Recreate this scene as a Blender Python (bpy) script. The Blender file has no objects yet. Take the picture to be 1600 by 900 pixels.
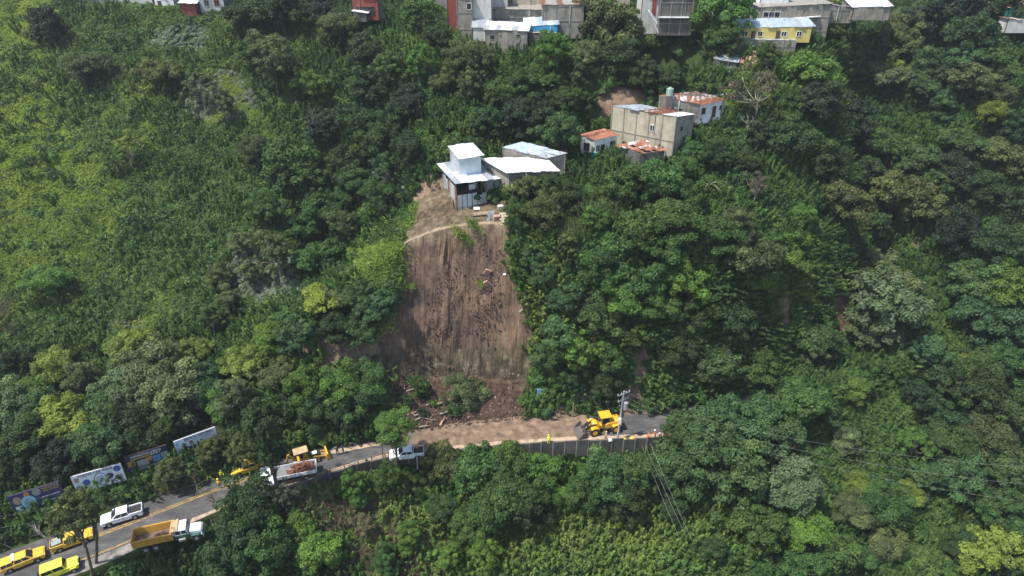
import bpy, bmesh, math, random
import numpy as np
from mathutils import Vector, Matrix
random.seed(7); RNG = np.random.default_rng(11)
SC = bpy.context.scene; COL = SC.collection
# ---------------------------------------------------------------- camera, sky, sun, exposure
CAMZ = 75.0; PITCH = math.radians(30)
cam = bpy.data.objects.new('camera', bpy.data.cameras.new('camera')); COL.objects.link(cam)
cam.location = (0, 0, CAMZ); cam.rotation_euler = (math.radians(60), 0, 0)
cam.data.sensor_width = 36; cam.data.lens = 1081.0 / 1600 * 36
cam.data.clip_start = 0.5; cam.data.clip_end = 6000
SC.camera = cam
SUN_DIR = Vector((-0.40, -0.20, 0.89)).normalized()      # towards the sun
wd = bpy.data.worlds.new('World'); SC.world = wd; wd.use_nodes = True
nt = wd.node_tree; nt.nodes.clear()
sky = nt.nodes.new('ShaderNodeTexSky'); sky.sky_type = 'NISHITA'; sky.sun_disc = False
sky.sun_elevation = math.asin(SUN_DIR.z); sky.sun_rotation = math.atan2(SUN_DIR.x, SUN_DIR.y)
sky.air_density = 1.6; sky.dust_density = 4.0; sky.altitude = 1200
bg = nt.nodes.new('ShaderNodeBackground'); bg.inputs[1].default_value = 0.115
wo = nt.nodes.new('ShaderNodeOutputWorld')
nt.links.new(sky.outputs[0], bg.inputs[0]); nt.links.new(bg.outputs[0], wo.inputs[0])
sl = bpy.data.lights.new('sun', 'SUN'); sl.energy = 4.0; sl.angle = math.radians(2.0); sl.color = (1.0, 0.955, 0.87)
sun = bpy.data.objects.new('sun', sl); COL.objects.link(sun)
sun.rotation_euler = SUN_DIR.to_track_quat('Z', 'Y').to_euler()
SC.view_settings.view_transform = 'Standard'; SC.view_settings.look = 'None'
SC.view_settings.gamma = 1.0; SC.view_settings.use_curve_mapping = False
SC.view_settings.exposure = 0.80
SC.cycles.max_bounces = 5; SC.cycles.diffuse_bounces = 3; SC.cycles.transmission_bounces = 3
SC.cycles.glossy_bounces = 2; SC.cycles.volume_bounces = 0; SC.cycles.transparent_max_bounces = 4
SC.cycles.use_denoising = True

# ---------------------------------------------------------------- helpers
def tag(o, label=None, cat=None, group=None, kind=None):
    if label: o['label'] = label
    if cat: o['category'] = cat
    if group: o['group'] = group
    if kind: o['kind'] = kind
    return o
def empty(name, loc, rz=0.0, label=None, cat=None, group=None):
    o = bpy.data.objects.new(name, None); COL.objects.link(o)
    o.location = loc; o.rotation_euler = (0, 0, rz); o.empty_display_size = .1
    return tag(o, label, cat, group)
def proj(p):
    d = .8660254 * p[1] - .5 * (p[2] - CAMZ); v = .5 * p[1] + .8660254 * (p[2] - CAMZ)
    return 800 + 1081 * p[0] / d, 450 - 1081 * v / d, d
def ray(px, py):
    a = (px - 800) / 1081; b = (py - 450) / 1081
    return np.array([a, .8660254 - .5 * b, -.5 - .8660254 * b])
def at_z(px, py, z):
    r = ray(px, py); t = (z - CAMZ) / r[2]; return Vector((r[0] * t, r[1] * t, z))
def at_y(px, py, y):
    r = ray(px, py); t = y / r[1]; return Vector((r[0] * t, y, CAMZ + r[2] * t))

# ---------------------------------------------------------------- noise
def hash2(ix, iy, s=0):
    h = (ix.astype(np.int64) * 374761393 + iy.astype(np.int64) * 668265263 + s * 1442695041) & 0x7fffffff
    h = (h ^ (h >> 13)) * 1274126177 & 0x7fffffff
    return ((h ^ (h >> 16)) & 0xffff) / 65535.0
def vnoise(x, y, s=0):
    x = np.asarray(x, float); y = np.asarray(y, float)
    ix = np.floor(x); iy = np.floor(y); fx = x - ix; fy = y - iy
    fx = fx * fx * (3 - 2 * fx); fy = fy * fy * (3 - 2 * fy)
    a = hash2(ix, iy, s); b = hash2(ix + 1, iy, s); c = hash2(ix, iy + 1, s); d = hash2(ix + 1, iy + 1, s)
    return (a * (1 - fx) + b * fx) * (1 - fy) + (c * (1 - fx) + d * fx) * fy
def fbm(x, y, s=0, o=4):
    r = 0; a = .5; t = 0
    for i in range(o):
        r = r + a * vnoise(x * 2 ** i + 17.3 * i, y * 2 ** i - 9.1 * i, s + i); t += a; a *= .55
    return r / t - .5

# ---------------------------------------------------------------- terrain: a loft of hill profiles
# per column x: front valley, slope, wall foot, road front, road back, toe, cliff top, terrace, upper edge, plateau, far
T = {
 -700: [(-900,-95),(-200,-80),(-170,-6),(-169,0),(-160,0),(-150,3),(-60,30),(80,60),(200,66),(500,68),(2600,70)],
 -200: [(-120,-72),(-60,-30),(-22,-4),(-21,0),(-13,0),(-4,3),(60,16),(120,38),(172,57),(262,62),(1400,70)],
 -120: [(-70,-66),(-5,-24),(24,-3),(25,0),(33,0),(44,3),(94,9),(131,33),(170,54),(262,58),(1400,70)],
 -90:  [(-50,-64),(18,-18),(40.5,-3),(41,0),(50,0),(60,3),(96,7),(130,31),(167,53),(262,57),(1400,70)],
 -67:  [(-45,-62),(30,-15),(49.8,-3),(50.3,0),(60.5,0),(67,2.5),(97,6),(129,29.5),(162,51),(262,56),(1400,70)],
 -52:  [(-45,-60),(35,-14),(58.6,-3.2),(59.2,0),(69.5,0),(74,2.5),(97,7),(127,28),(158,50),(262,56),(1400,70)],
 -44:  [(-45,-60),(40,-14),(65.0,-2.0),(65.4,0),(74.3,0),(78,2.5),(97,8.5),(123,25),(155,49),(262,56),(1400,70)],
 -36:  [(-45,-60),(46,-15),(70.4,-1.5),(70.8,0),(78,0),(84,5),(96,15),(112,12),(152,49),(262,56),(1400,70)],
 -29:  [(-45,-60),(50,-16),(73.5,-1.4),(73.9,0),(80.7,0),(86,6.5),(97,18.5),(110,14),(149,49.5),(262,56),(1400,70)],
 -20:  [(-45,-62),(54,-17),(77.6,-1.8),(78,0),(83.4,0),(90.0,7),(99,24),(110,23),(146,50),(262,56),(1400,70)],
 -15:  [(-45,-62),(55,-17.5),(78.6,-2.8),(79,0),(84.7,0),(92.5,4.5),(101,26.5),(112,29),(143,49),(262,56),(1400,70)],
 -8:   [(-45,-64),(56,-18),(79.5,-4.5),(79.9,0),(86,0),(94,4),(102.5,27.8),(115,31),(141,48.5),(262,56),(1400,70)],
 0:    [(-45,-66),(56,-18),(80.5,-4.5),(81,0),(87.4,0),(93,3),(102,28),(116,31.5),(139,48),(262,55),(1400,70)],
 6:    [(-45,-68),(56,-19),(81,-4.5),(81.5,0),(87.8,0),(90,1.5),(100.5,27),(117,32.5),(138,48),(262,55),(1400,70)],
 24:   [(-45,-70),(56,-20),(82,-4.2),(82.5,0),(88.5,0),(90.5,1.2),(100.5,25),(119,35),(137,48),(262,55),(1400,70)],
 40:   [(-45,-72),(58,-22),(86.4,-4),(87,0),(93.5,0),(95.5,1.2),(103,23),(122,36),(138,48),(262,55),(1400,70)],
 60:   [(-45,-74),(64,-24),(96,-3.5),(97,0),(103.5,0),(106,1),(116,20),(130,35),(145,48),(262,56),(1400,70)],
 75:   [(-45,-74),(66,-24),(103,-4),(104,0),(110,0),(113,1),(130,8),(146,21),(166,43),(262,58),(1400,70)],
 92:   [(-45,-72),(66,-22),(98,-3),(99,-1),(103,0),(106,2),(120,13),(140,30),(167,49),(262,60),(1400,70)],
 120:  [(-45,-68),(60,-18),(88,-2),(89,0),(92,1),(95,3),(115,18),(140,36),(167,53),(262,64),(1400,70)],
 200:  [(-60,-60),(50,-10),(80,2),(82,3),(85,4),(92,6),(115,24),(140,42),(168,60),(262,72),(1400,70)],
 700:  [(-900,-60),(-100,-10),(60,6),(62,7),(66,8),(80,12),(120,32),(180,52),(300,64),(500,68),(2600,70)],
}
_xs = sorted(T); _K = np.array([T[x] for x in _xs], float)          # cols, knots, 2
GX = np.unique(np.concatenate([np.arange(-700, -160, 12.), np.arange(-160, -30, .9), np.arange(-30, 12, .3),
                               np.arange(12, 60, .7), np.arange(60, 135, 1.), np.arange(135, 701, 12.)]))
GK = np.zeros((len(GX), 11, 2))
for k in range(11):
    for c in range(2): GK[:, k, c] = np.interp(GX, _xs, _K[:, k, c])
# soften the kinks between columns (fixed 4 m window on an even grid)
_ex = np.arange(-200, 200, 1.0); _w = np.hanning(11)[1:-1]; _w /= _w.sum()
for k in (0, 1, 2, 3, 4, 5, 6, 7, 8, 9, 10):
    for c in range(2):
        e = np.interp(_ex, GX, GK[:, k, c]); e2 = np.convolve(np.pad(e, 4, mode='edge'), _w, 'valid')
        m = (GX > -190) & (GX < 190); GK[m, k, c] = np.interp(GX[m], _ex, e2)
def wob(x, y):
    """relief of the hill outside the road"""
    return 3.2 * fbm(x / 17, y / 17, 3) + 1.3 * fbm(x / 5, y / 5, 9, 3)
def road_dist(x, y):
    f = np.interp(x, GX, GK[:, 3, 0]); b = np.interp(x, GX, GK[:, 4, 0])
    return np.maximum(f - y, y - b)
def ground(x, y):
    x = np.atleast_1d(np.asarray(x, float)); y = np.atleast_1d(np.asarray(y, float))
    ky = np.stack([np.interp(x, GX, GK[:, k, 0]) for k in range(11)], -1)
    kz = np.stack([np.interp(x, GX, GK[:, k, 1]) for k in range(11)], -1)
    i = np.clip((y[:, None] >= ky).sum(1) - 1, 0, 9); r = np.arange(len(x))
    t = (y - ky[r, i]) / np.maximum(ky[r, i + 1] - ky[r, i], 1e-3)
    z = kz[r, i] + (kz[r, i + 1] - kz[r, i]) * np.clip(t, -1, 1.0)
    m = np.clip((road_dist(x, y) - .5) / 7, 0, 1) * np.clip(1.2 - np.abs(y - 108) / 9, 0, 1) ** 0
    sc = np.exp(-((x + 8) / 17) ** 4) * np.exp(-((y - 104) / 13) ** 4)      # calm round the slide and the terrace
    hs = np.exp(-((x - 22) / 16) ** 4) * np.exp(-((y - 118) / 10) ** 4)
    z = z + wob(x, y) * m * (1 - .85 * sc) * (1 - .7 * hs)
    for (cx, cy, rx, ry, zb) in PADS:                            # levelled ground in front of and under the houses
        w = np.clip(2.2 - ((x - cx) / rx) ** 2 - ((y - cy) / ry) ** 2, 0, 1); z = z - w * np.maximum(z - zb, 0)
    return z
PADS = []
def pad(xl, xr, py, Y, drop, D=4.0, front=3.0):
    a = at_y(xl, py, Y); b = at_y(xr, py, Y); PADS.append(((a.x + b.x) / 2, Y + (D - front) / 2, (b.x - a.x) / 2 / .9 + 1.0, (D + front) / 2 / .9 + .8, (a.z + b.z) / 2 - drop))
for q in ((1156, 1270, 43, 142, 2.9), (1150, 1244, 63, 140.6, 3.0, 2, 3), (1190, 1300, 9, 149, 5.5), (1334, 1394, 11, 150, 2.4), (1336, 1392, 1, 157, 2.6), (1578, 1660, 9, 158, 4.6), (1576, 1640, 33, 154, 2.0),
          (820, 872, 40, 141, 2.4), (758, 824, 47, 138.2, 4.0), (738, 762, 43, 140, 2.6), (826, 868, 52, 139.4, 3.2, 2, 3), (713, 768, -10, 143.5, 9), (698, 713, -12, 147, 7), (768, 850, 15, 147, 5.0), (848, 912, 8, 143.5, 6.0),
          (1034, 1085, -7, 143, 9.0), (1004, 1032, -6, 145, 6), (112, 163, -5, 168, 2.4), (164, 177, -5, 166, 3.0), (178, 236, -10, 167, 3.4), (238, 270, -8, 164, 3.2), (281, 306, 4, 160, 3.4), (308, 348, -8, 161, 3.8),
          (548, 590, -6, 150, 4.6), (551, 573, 19, 148, 1.7)): pad(*q)
for (px, py, z, zb, rx, ry) in ((1010, 190, 34, 34.0, 8, 5), (1090, 165, 41, 39.0, 6, 4), (936, 215, 36, 33.6, 4.5, 4.5), (1003, 232, 34, 32.6, 5, 3.5), (815, 262, 34, 31.6, 7, 4), (835, 240, 36, 33.2, 6, 4), (1165, 92, 47, 45.2, 5, 3.5)):
    q = at_z(px, py, z); PADS.append((q.x, q.y - .5, rx, ry, zb))
def gz(x, y): return float(ground([x], [y])[0])
def hit(px, py, lift=0.0):
    """where the line of sight through photo point px, py meets the ground raised by lift"""
    r = ray(px, py); t = np.linspace(60, 330, 1100); X = r[0] * t; Y = r[1] * t; Z = CAMZ + r[2] * t
    g = ground(X, Y) + lift; b = np.nonzero(Z < g)[0]
    if len(b) == 0: return None
    i = b[0]
    if i == 0: return Vector((X[0], Y[0], g[0] - lift))
    a0 = Z[i - 1] - g[i - 1]; a1 = g[i] - Z[i]; f = a0 / (a0 + a1)
    return Vector((X[i - 1] + (X[i] - X[i - 1]) * f, Y[i - 1] + (Y[i] - Y[i - 1]) * f, g[i - 1] + (g[i] - g[i - 1]) * f - lift))

# ---------------------------------------------------------------- material helpers
MATS = {}
def nmat(name):
    m = bpy.data.materials.new(name); m.use_nodes = True; MATS[name] = m
    return m, m.node_tree, m.node_tree.nodes['Principled BSDF']
def ramp(nt, src, stops):
    r = nt.nodes.new('ShaderNodeValToRGB'); e = r.color_ramp.elements
    while len(e) < len(stops): e.new(.5)
    for i, (p, c) in enumerate(stops): e[i].position = p; e[i].color = (*c, 1)
    nt.links.new(src, r.inputs[0]); return r.outputs[0]
def noise(nt, scale, detail=4, rough=.55, vec=None, dist=0.0):
    n = nt.nodes.new('ShaderNodeTexNoise'); n.inputs['Scale'].default_value = scale
    n.inputs['Detail'].default_value = detail; n.inputs['Roughness'].default_value = rough
    n.inputs['Distortion'].default_value = dist
    if vec is not None: nt.links.new(vec, n.inputs['Vector'])
    return n.outputs['Fac']
def coord(nt, kind='Object', scale=None):
    t = nt.nodes.new('ShaderNodeTexCoord'); o = t.outputs[kind]
    if scale:
        m = nt.nodes.new('ShaderNodeMapping'); m.inputs['Scale'].default_value = scale
        nt.links.new(o, m.inputs['Vector']); o = m.outputs[0]
    return o
def mix(nt, fac, a, b, mode='MIX'):
    m = nt.nodes.new('ShaderNodeMix'); m.data_type = 'RGBA'; m.blend_type = mode
    for s, v in ((m.inputs[0], fac), (m.inputs[6], a), (m.inputs[7], b)):
        if isinstance(v, (int, float)): s.default_value = v
        elif isinstance(v, tuple): s.default_value = (*v, 1)
        else: nt.links.new(v, s)
    return m.outputs[2]
def bump(nt, src, strength, dist, bs):
    b = nt.nodes.new('ShaderNodeBump'); b.inputs['Strength'].default_value = strength; b.inputs['Distance'].default_value = dist
    nt.links.new(src, b.inputs['Height']); nt.links.new(b.outputs[0], bs.inputs['Normal'])
def simple(name, col, rough=.6, metal=0.0, var=.18, scale=2.0, spec=None, dirt=None):
    """plain coat with uneven wear; dirt = colour of stains"""
    m, nt, bs = nmat(name)
    c = coord(nt)
    n = noise(nt, scale, 5, .6, c)
    lo = tuple(x * (1 - var) for x in col); hi = tuple(min(1, x * (1 + var)) for x in col)
    out = ramp(nt, n, [(.3, lo), (.7, hi)])
    if dirt:
        n2 = noise(nt, scale * .7, 6, .7, coord(nt, 'Object', (1, 1, .35)))
        f = ramp(nt, n2, [(.48, (0, 0, 0)), (.66, (1, 1, 1))]); out = mix(nt, f, out, dirt)
    nt.links.new(out, bs.inputs['Base Color'])
    bs.inputs['Roughness'].default_value = rough; bs.inputs['Metallic'].default_value = metal
    if spec is not None: bs.inputs['Specular IOR Level'].default_value = spec
    return m
def new_mesh(name, V, F, mats, parent=None, smooth=False, midx=None):
    me = bpy.data.meshes.new(name); me.from_pydata([tuple(v) for v in V], [], F); me.update()
    for m in (mats if isinstance(mats, (list, tuple)) else [mats]): me.materials.append(m)
    if midx is not None: me.polygons.foreach_set('material_index', midx)
    if smooth: me.polygons.foreach_set('use_smooth', [True] * len(me.polygons))
    o = bpy.data.objects.new(name, me); COL.objects.link(o)
    if parent is not None: o.parent = parent
    return o
def quads_mesh(name, V, mats, nper=4, attrs=None, smooth=False):
    """V: (n, nper, 3) loose polygons"""
    n = len(V); me = bpy.data.meshes.new(name)
    me.vertices.add(n * nper); me.vertices.foreach_set('co', V.reshape(-1).astype(np.float32))
    me.loops.add(n * nper); me.loops.foreach_set('vertex_index', np.arange(n * nper, dtype=np.int32))
    me.polygons.add(n); me.polygons.foreach_set('loop_start', (np.arange(n) * nper).astype(np.int32))
    me.polygons.foreach_set('loop_total', np.full(n, nper, np.int32))
    me.update(calc_edges=True)
    for k, v in (attrs or {}).items():
        a = me.attributes.new(k, 'FLOAT', 'FACE'); a.data.foreach_set('value', v.astype(np.float32))
    me.materials.append(mats)
    return me

# ---------------------------------------------------------------- ground and slide materials
def mat_hill():
    m, nt, bs = nmat('hillside_ground')
    c = coord(nt, 'Object')
    n = noise(nt, .35, 8, .62, c); n2 = noise(nt, .06, 4, .5, c)
    base = ramp(nt, n, [(.32, (.020, .032, .012)), (.5, (.035, .060, .018)), (.7, (.075, .10, .032))])
    a = nt.nodes.new('ShaderNodeAttribute'); a.attribute_name = 'soil'
    soil = ramp(nt, noise(nt, .9, 7, .65, c), [(.3, (.10, .066, .045)), (.55, (.20, .14, .10)), (.75, (.31, .235, .17))])
    e = nt.nodes.new('ShaderNodeMath'); e.operation = 'ADD'
    nt.links.new(a.outputs['Fac'], e.inputs[0])
    e2 = nt.nodes.new('ShaderNodeMath'); e2.operation = 'MULTIPLY_ADD'; e2.inputs[1].default_value = .9; e2.inputs[2].default_value = -.45
    nt.links.new(noise(nt, .5, 6, .7, c), e2.inputs[0]); nt.links.new(e2.outputs[0], e.inputs[1])
    f = ramp(nt, e.outputs[0], [(.44, (0, 0, 0)), (.56, (1, 1, 1))])
    g = nt.nodes.new('ShaderNodeAttribute'); g.attribute_name = 'lawn'
    lawn = ramp(nt, n, [(.32, (.050, .085, .020)), (.65, (.10, .145, .032))])
    base = mix(nt, g.outputs['Fac'], base, lawn)
    nt.links.new(mix(nt, f, base, soil), bs.inputs['Base Color']); bs.inputs['Roughness'].default_value = .95
    bs.inputs['Specular IOR Level'].default_value = .1
    bump(nt, noise(nt, 1.3, 8, .7, c), .7, .5, bs)
    return m
def mat_scar():
    m, nt, bs = nmat('bare_slide_earth')
    st = coord(nt, 'Object', (1.0, .35, .10))                      # rain and slip streaks run down the face
    s1 = noise(nt, 2.0, 9, .74, st, .25); s2 = noise(nt, 3.4, 6, .7, st)
    c = coord(nt, 'Object'); b = noise(nt, .16, 5, .6, c)
    light = ramp(nt, s1, [(.32, (.105, .068, .048)), (.46, (.160, .108, .076)), (.58, (.225, .155, .108)), (.72, (.35, .26, .18))])
    dark = ramp(nt, s2, [(.35, (.060, .040, .033)), (.65, (.14, .098, .078))])
    col = mix(nt, ramp(nt, b, [(.42, (0, 0, 0)), (.62, (1, 1, 1))]), light, dark)
    a = nt.nodes.new('ShaderNodeAttribute'); a.attribute_name = 'base'  # the old mossy rock that shows at the foot of the face
    rock = ramp(nt, noise(nt, .8, 8, .7, coord(nt, 'Object', (1, 1, .45))), [(.35, (.038, .034, .022)), (.52, (.10, .082, .055)), (.66, (.22, .18, .13))])
    col = mix(nt, a.outputs['Fac'], col, rock)
    d = nt.nodes.new('ShaderNodeAttribute'); d.attribute_name = 'heap'
    heap = ramp(nt, noise(nt, 1.6, 8, .7, c), [(.35, (.036, .024, .018)), (.55, (.078, .052, .038)), (.75, (.16, .112, .082))])
    col = mix(nt, d.outputs['Fac'], col, heap)
    e = nt.nodes.new('ShaderNodeAttribute'); e.attribute_name = 'ledge'
    led = ramp(nt, noise(nt, .9, 7, .7, c), [(.33, (.075, .058, .036)), (.5, (.135, .105, .068)), (.68, (.24, .19, .125))])
    col = mix(nt, e.outputs['Fac'], col, led)
    g = nt.nodes.new('ShaderNodeAttribute'); g.attribute_name = 'lip'
    col = mix(nt, g.outputs['Fac'], col, ramp(nt, noise(nt, 2.0, 5, .7, c), [(.3, (.20, .15, .10)), (.6, (.40, .31, .215))]))
    nt.links.new(col, bs.inputs['Base Color']); bs.inputs['Roughness'].default_value = .95
    bs.inputs['Specular IOR Level'].default_value = .1
    h = nt.nodes.new('ShaderNodeMath'); h.operation = 'ADD'; nt.links.new(s1, h.inputs[0]); nt.links.new(noise(nt, 2.5, 8, .75, c), h.inputs[1])
    bump(nt, h.outputs[0], .8, .35, bs)
    return m
M_HILL = mat_hill(); M_SCAR = mat_scar()

# ---------------------------------------------------------------- ground sheet
SEG = [6, 12, 14, 2, 8, 12, 34, 20, 34, 20, 6]
def in_poly(px, py, P):
    px = np.asarray(px); py = np.asarray(py); r = np.zeros(px.shape, bool); n = len(P)
    for i in range(n):
        x0, y0 = P[i]; x1, y1 = P[(i + 1) % n]
        if y0 == y1: continue
        c = ((y0 > py) != (y1 > py)) & (px < (x1 - x0) * (py - y0) / (y1 - y0) + x0); r ^= c
    return r
# outline of the slide: plan position x against the height on the face
SCAR_L = [(-2, -19.5), (4, -19.0), (8, -20.8), (12, -21.6), (16, -19.6), (22, -18.2), (26, -17.4), (29, -16.6), (31, -15.2), (40, -15.0)]
SCAR_R = [(-2, 1.5), (3, 3.2), (10, 3.4), (16, 2.6), (22, .6), (27, -.6), (40, -.5)]
def scar_mask(x, y, z):
    n = 1.6 * fbm(x / 2.2 + 5, z / 2.2, 21)
    l = np.interp(z, [a for a, _ in SCAR_L], [b for _, b in SCAR_L]); r = np.interp(z, [a for a, _ in SCAR_R], [b for _, b in SCAR_R])
    back = np.where(x < -9.0, 111.0 + 1.2 * fbm(x / 2, y / 2, 5) * 2, 107.8)
    return (x > l + n) & (x < r + n) & (y < back) & (y > np.interp(x, GX, GK[:, 4, 0]) - .2)
def build_ground():
    t = []; seg = []
    for k in range(10):
        for j in range(SEG[k]): t.append(j / SEG[k]); seg.append(k)
    t.append(1.0); seg.append(9); t = np.array(t); seg = np.array(seg)
    Y = GK[:, seg, 0] * (1 - t) + GK[:, seg + 1, 0] * t
    X = np.repeat(GX[:, None], Y.shape[1], 1)
    Z = ground(X.ravel(), Y.ravel()).reshape(X.shape)
    road = (road_dist(X.ravel(), Y.ravel()).reshape(X.shape) < .05)
    Z = np.where(road, Z - .12, Z)
    mk = scar_mask(X, Y, Z)
    # rough relief on the slide itself: gullies down the face, lumps in the heap
    face = mk & (Y > np.interp(X, GX, GK[:, 5, 0])) & (Z < 29)
    heap = mk & ~face & (Z < 12)
    dY = (fbm(X / 1.1, Z / 9, 31, 5) * .75 + fbm(X / 4, Z / 5, 33, 4) * 2.0 + fbm(X / .7, Z / .9, 37, 3) * .8 * np.clip(fbm(X / 3.5, Z / 6, 39, 3) * 5 + .3, 0, 1.6))
    Y2 = np.where(face, Y + dY * np.clip((Z - 3) / 3, 0, 1) * np.clip((28.5 - Z) / 2, 0, 1), Y)
    hz = np.abs(fbm(X / 1.6, Y / 1.6, 41, 5)) * 2.6 * np.clip((Y - np.interp(X, GX, GK[:, 4, 0])) / 3, 0, 1)
    Z2 = np.where(heap, Z + hz, Z)
    Yh = Y2
    top = mk & (Y > np.interp(X, GX, GK[:, 6, 0])); Z2 = np.where(top, Z2 + fbm(X / .9, Y / .9, 43, 4) * 1.3 * np.clip((110 - Y) / 2, 0, 1) * np.clip((Y - 101.5) / 2, 0, 1) * (X < -9.5) + .9 * np.clip((Y + 1.5 * fbm(X / 1.5, Y * 0, 45) - 106.2) / .35, 0, 1) * (X < -9.8) * (X > -16), Z2)
    V = np.stack([X, Yh, Z2], -1).reshape(-1, 3)
    nx, ny = X.shape
    i, j = np.meshgrid(np.arange(nx - 1), np.arange(ny - 1), indexing='ij')
    q = np.stack([i * ny + j, (i + 1) * ny + j, (i + 1) * ny + j + 1, i * ny + j + 1], -1).reshape(-1, 4)
    fm = mk.ravel()[q].sum(1) >= 2
    # bare soil patches elsewhere, given by photo position of the ground point
    P = np.stack(proj(V.T), 0); pxs, pys = P[0], P[1]
    soil = np.zeros(len(V))
    def spot(cx, cy, rx, ry, s=1.0):
        nonlocal soil
        soil = np.maximum(soil, s * np.clip(1.6 - ((pxs - cx) / rx) ** 2 - ((pys - cy) / ry) ** 2, 0, 1))
    for sp in [(993,590,24,50,1.4),(975,150,46,24,1.4),(545,545,70,22,1.3),(540,580,110,9,.9),(1225,480,24,50,.8),(1310,480,25,60,.7),(1470,465,40,16,.6),
               (215,495,30,22,.8),(385,520,46,7,.8),(880,620,26,32,.8),(915,590,16,24,.7),(1020,640,70,18,.6),(1115,520,26,26,.5),(345,100,12,24,.7),
               (330,650,40,16,.6),(335,745,70,14,.6),(300,250,25,20,.4),(690,300,46,30,1.),(805,640,30,40,.7),(1440,355,30,40,.5),(865,90,60,12,.4),
               (190,22,90,8,.8),(620,60,30,14,.4),(860,175,34,20,.3)]: spot(*sp)
    lawn = np.zeros(len(V))
    for cx, cy, rx, ry in [(60,120,75,170),(120,330,150,150),(230,230,110,90),(250,420,120,60),(600,420,70,26),(110,205,100,70)]:
        lawn = np.maximum(lawn, np.clip(1.5 - ((pxs - cx) / rx) ** 2 - ((pys - cy) / ry) ** 2, 0, 1))
    far = (V[:, 1] > 60)
    soil *= far; lawn *= far
    zz = V[:, 2]; xx = V[:, 0]; yy = V[:, 1]
    toe = np.interp(xx, GX, GK[:, 5, 0])
    base = np.clip((9.5 + 2 * fbm(xx / 3, yy * 0, 51) * 2 - zz) / 2.0, 0, 1) * (yy > toe - .3)
    heapf = np.clip((toe + .2 - yy) / 1.0, 0, 1)
    ledge = np.clip((yy - np.interp(xx, GX, GK[:, 6, 0]) + .5 + .8 * fbm(xx / 1.2, yy / 1.2, 52)) / .35, 0, 1)
    attrs = {'soil': soil, 'lawn': lawn, 'base': base, 'heap': heapf, 'ledge': ledge, 'lip': np.clip(1.3 - np.abs(yy - np.interp(xx, GX, GK[:, 6, 0]) - .2 - .9 * fbm(xx / 1.5, yy * 0, 54)) / .38, 0, 1) * (zz > 20) * (xx < -1)}
    for nm, sel, mt, kind in (('hillside', ~fm, M_HILL, None), ('landslide_slope', fm, M_SCAR, None)):
        f = q[sel]; u, inv = np.unique(f, return_inverse=True); f2 = inv.reshape(f.shape)
        me = bpy.data.meshes.new(nm); n = len(f2)
        me.vertices.add(len(u)); me.vertices.foreach_set('co', V[u].reshape(-1).astype(np.float32))
        me.loops.add(n * 4); me.loops.foreach_set('vertex_index', f2.reshape(-1).astype(np.int32))
        me.polygons.add(n); me.polygons.foreach_set('loop_start', (np.arange(n) * 4).astype(np.int32)); me.polygons.foreach_set('loop_total', np.full(n, 4, np.int32))
        me.update(calc_edges=True); me.polygons.foreach_set('use_smooth', np.full(n, nm == 'hillside'))
        for k, v in attrs.items():
            a = me.attributes.new(k, 'FLOAT', 'POINT'); a.data.foreach_set('value', v[u].astype(np.float32))
        me.materials.append(mt)
        o = bpy.data.objects.new(nm, me); COL.objects.link(o)
        tag(o, {'hillside': 'steep green hillside rising from the road to the houses', 'landslide_slope': 'bare brown earth face and heap left by the landslide above the road'}[nm], None, None, 'structure')
build_ground()

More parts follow.
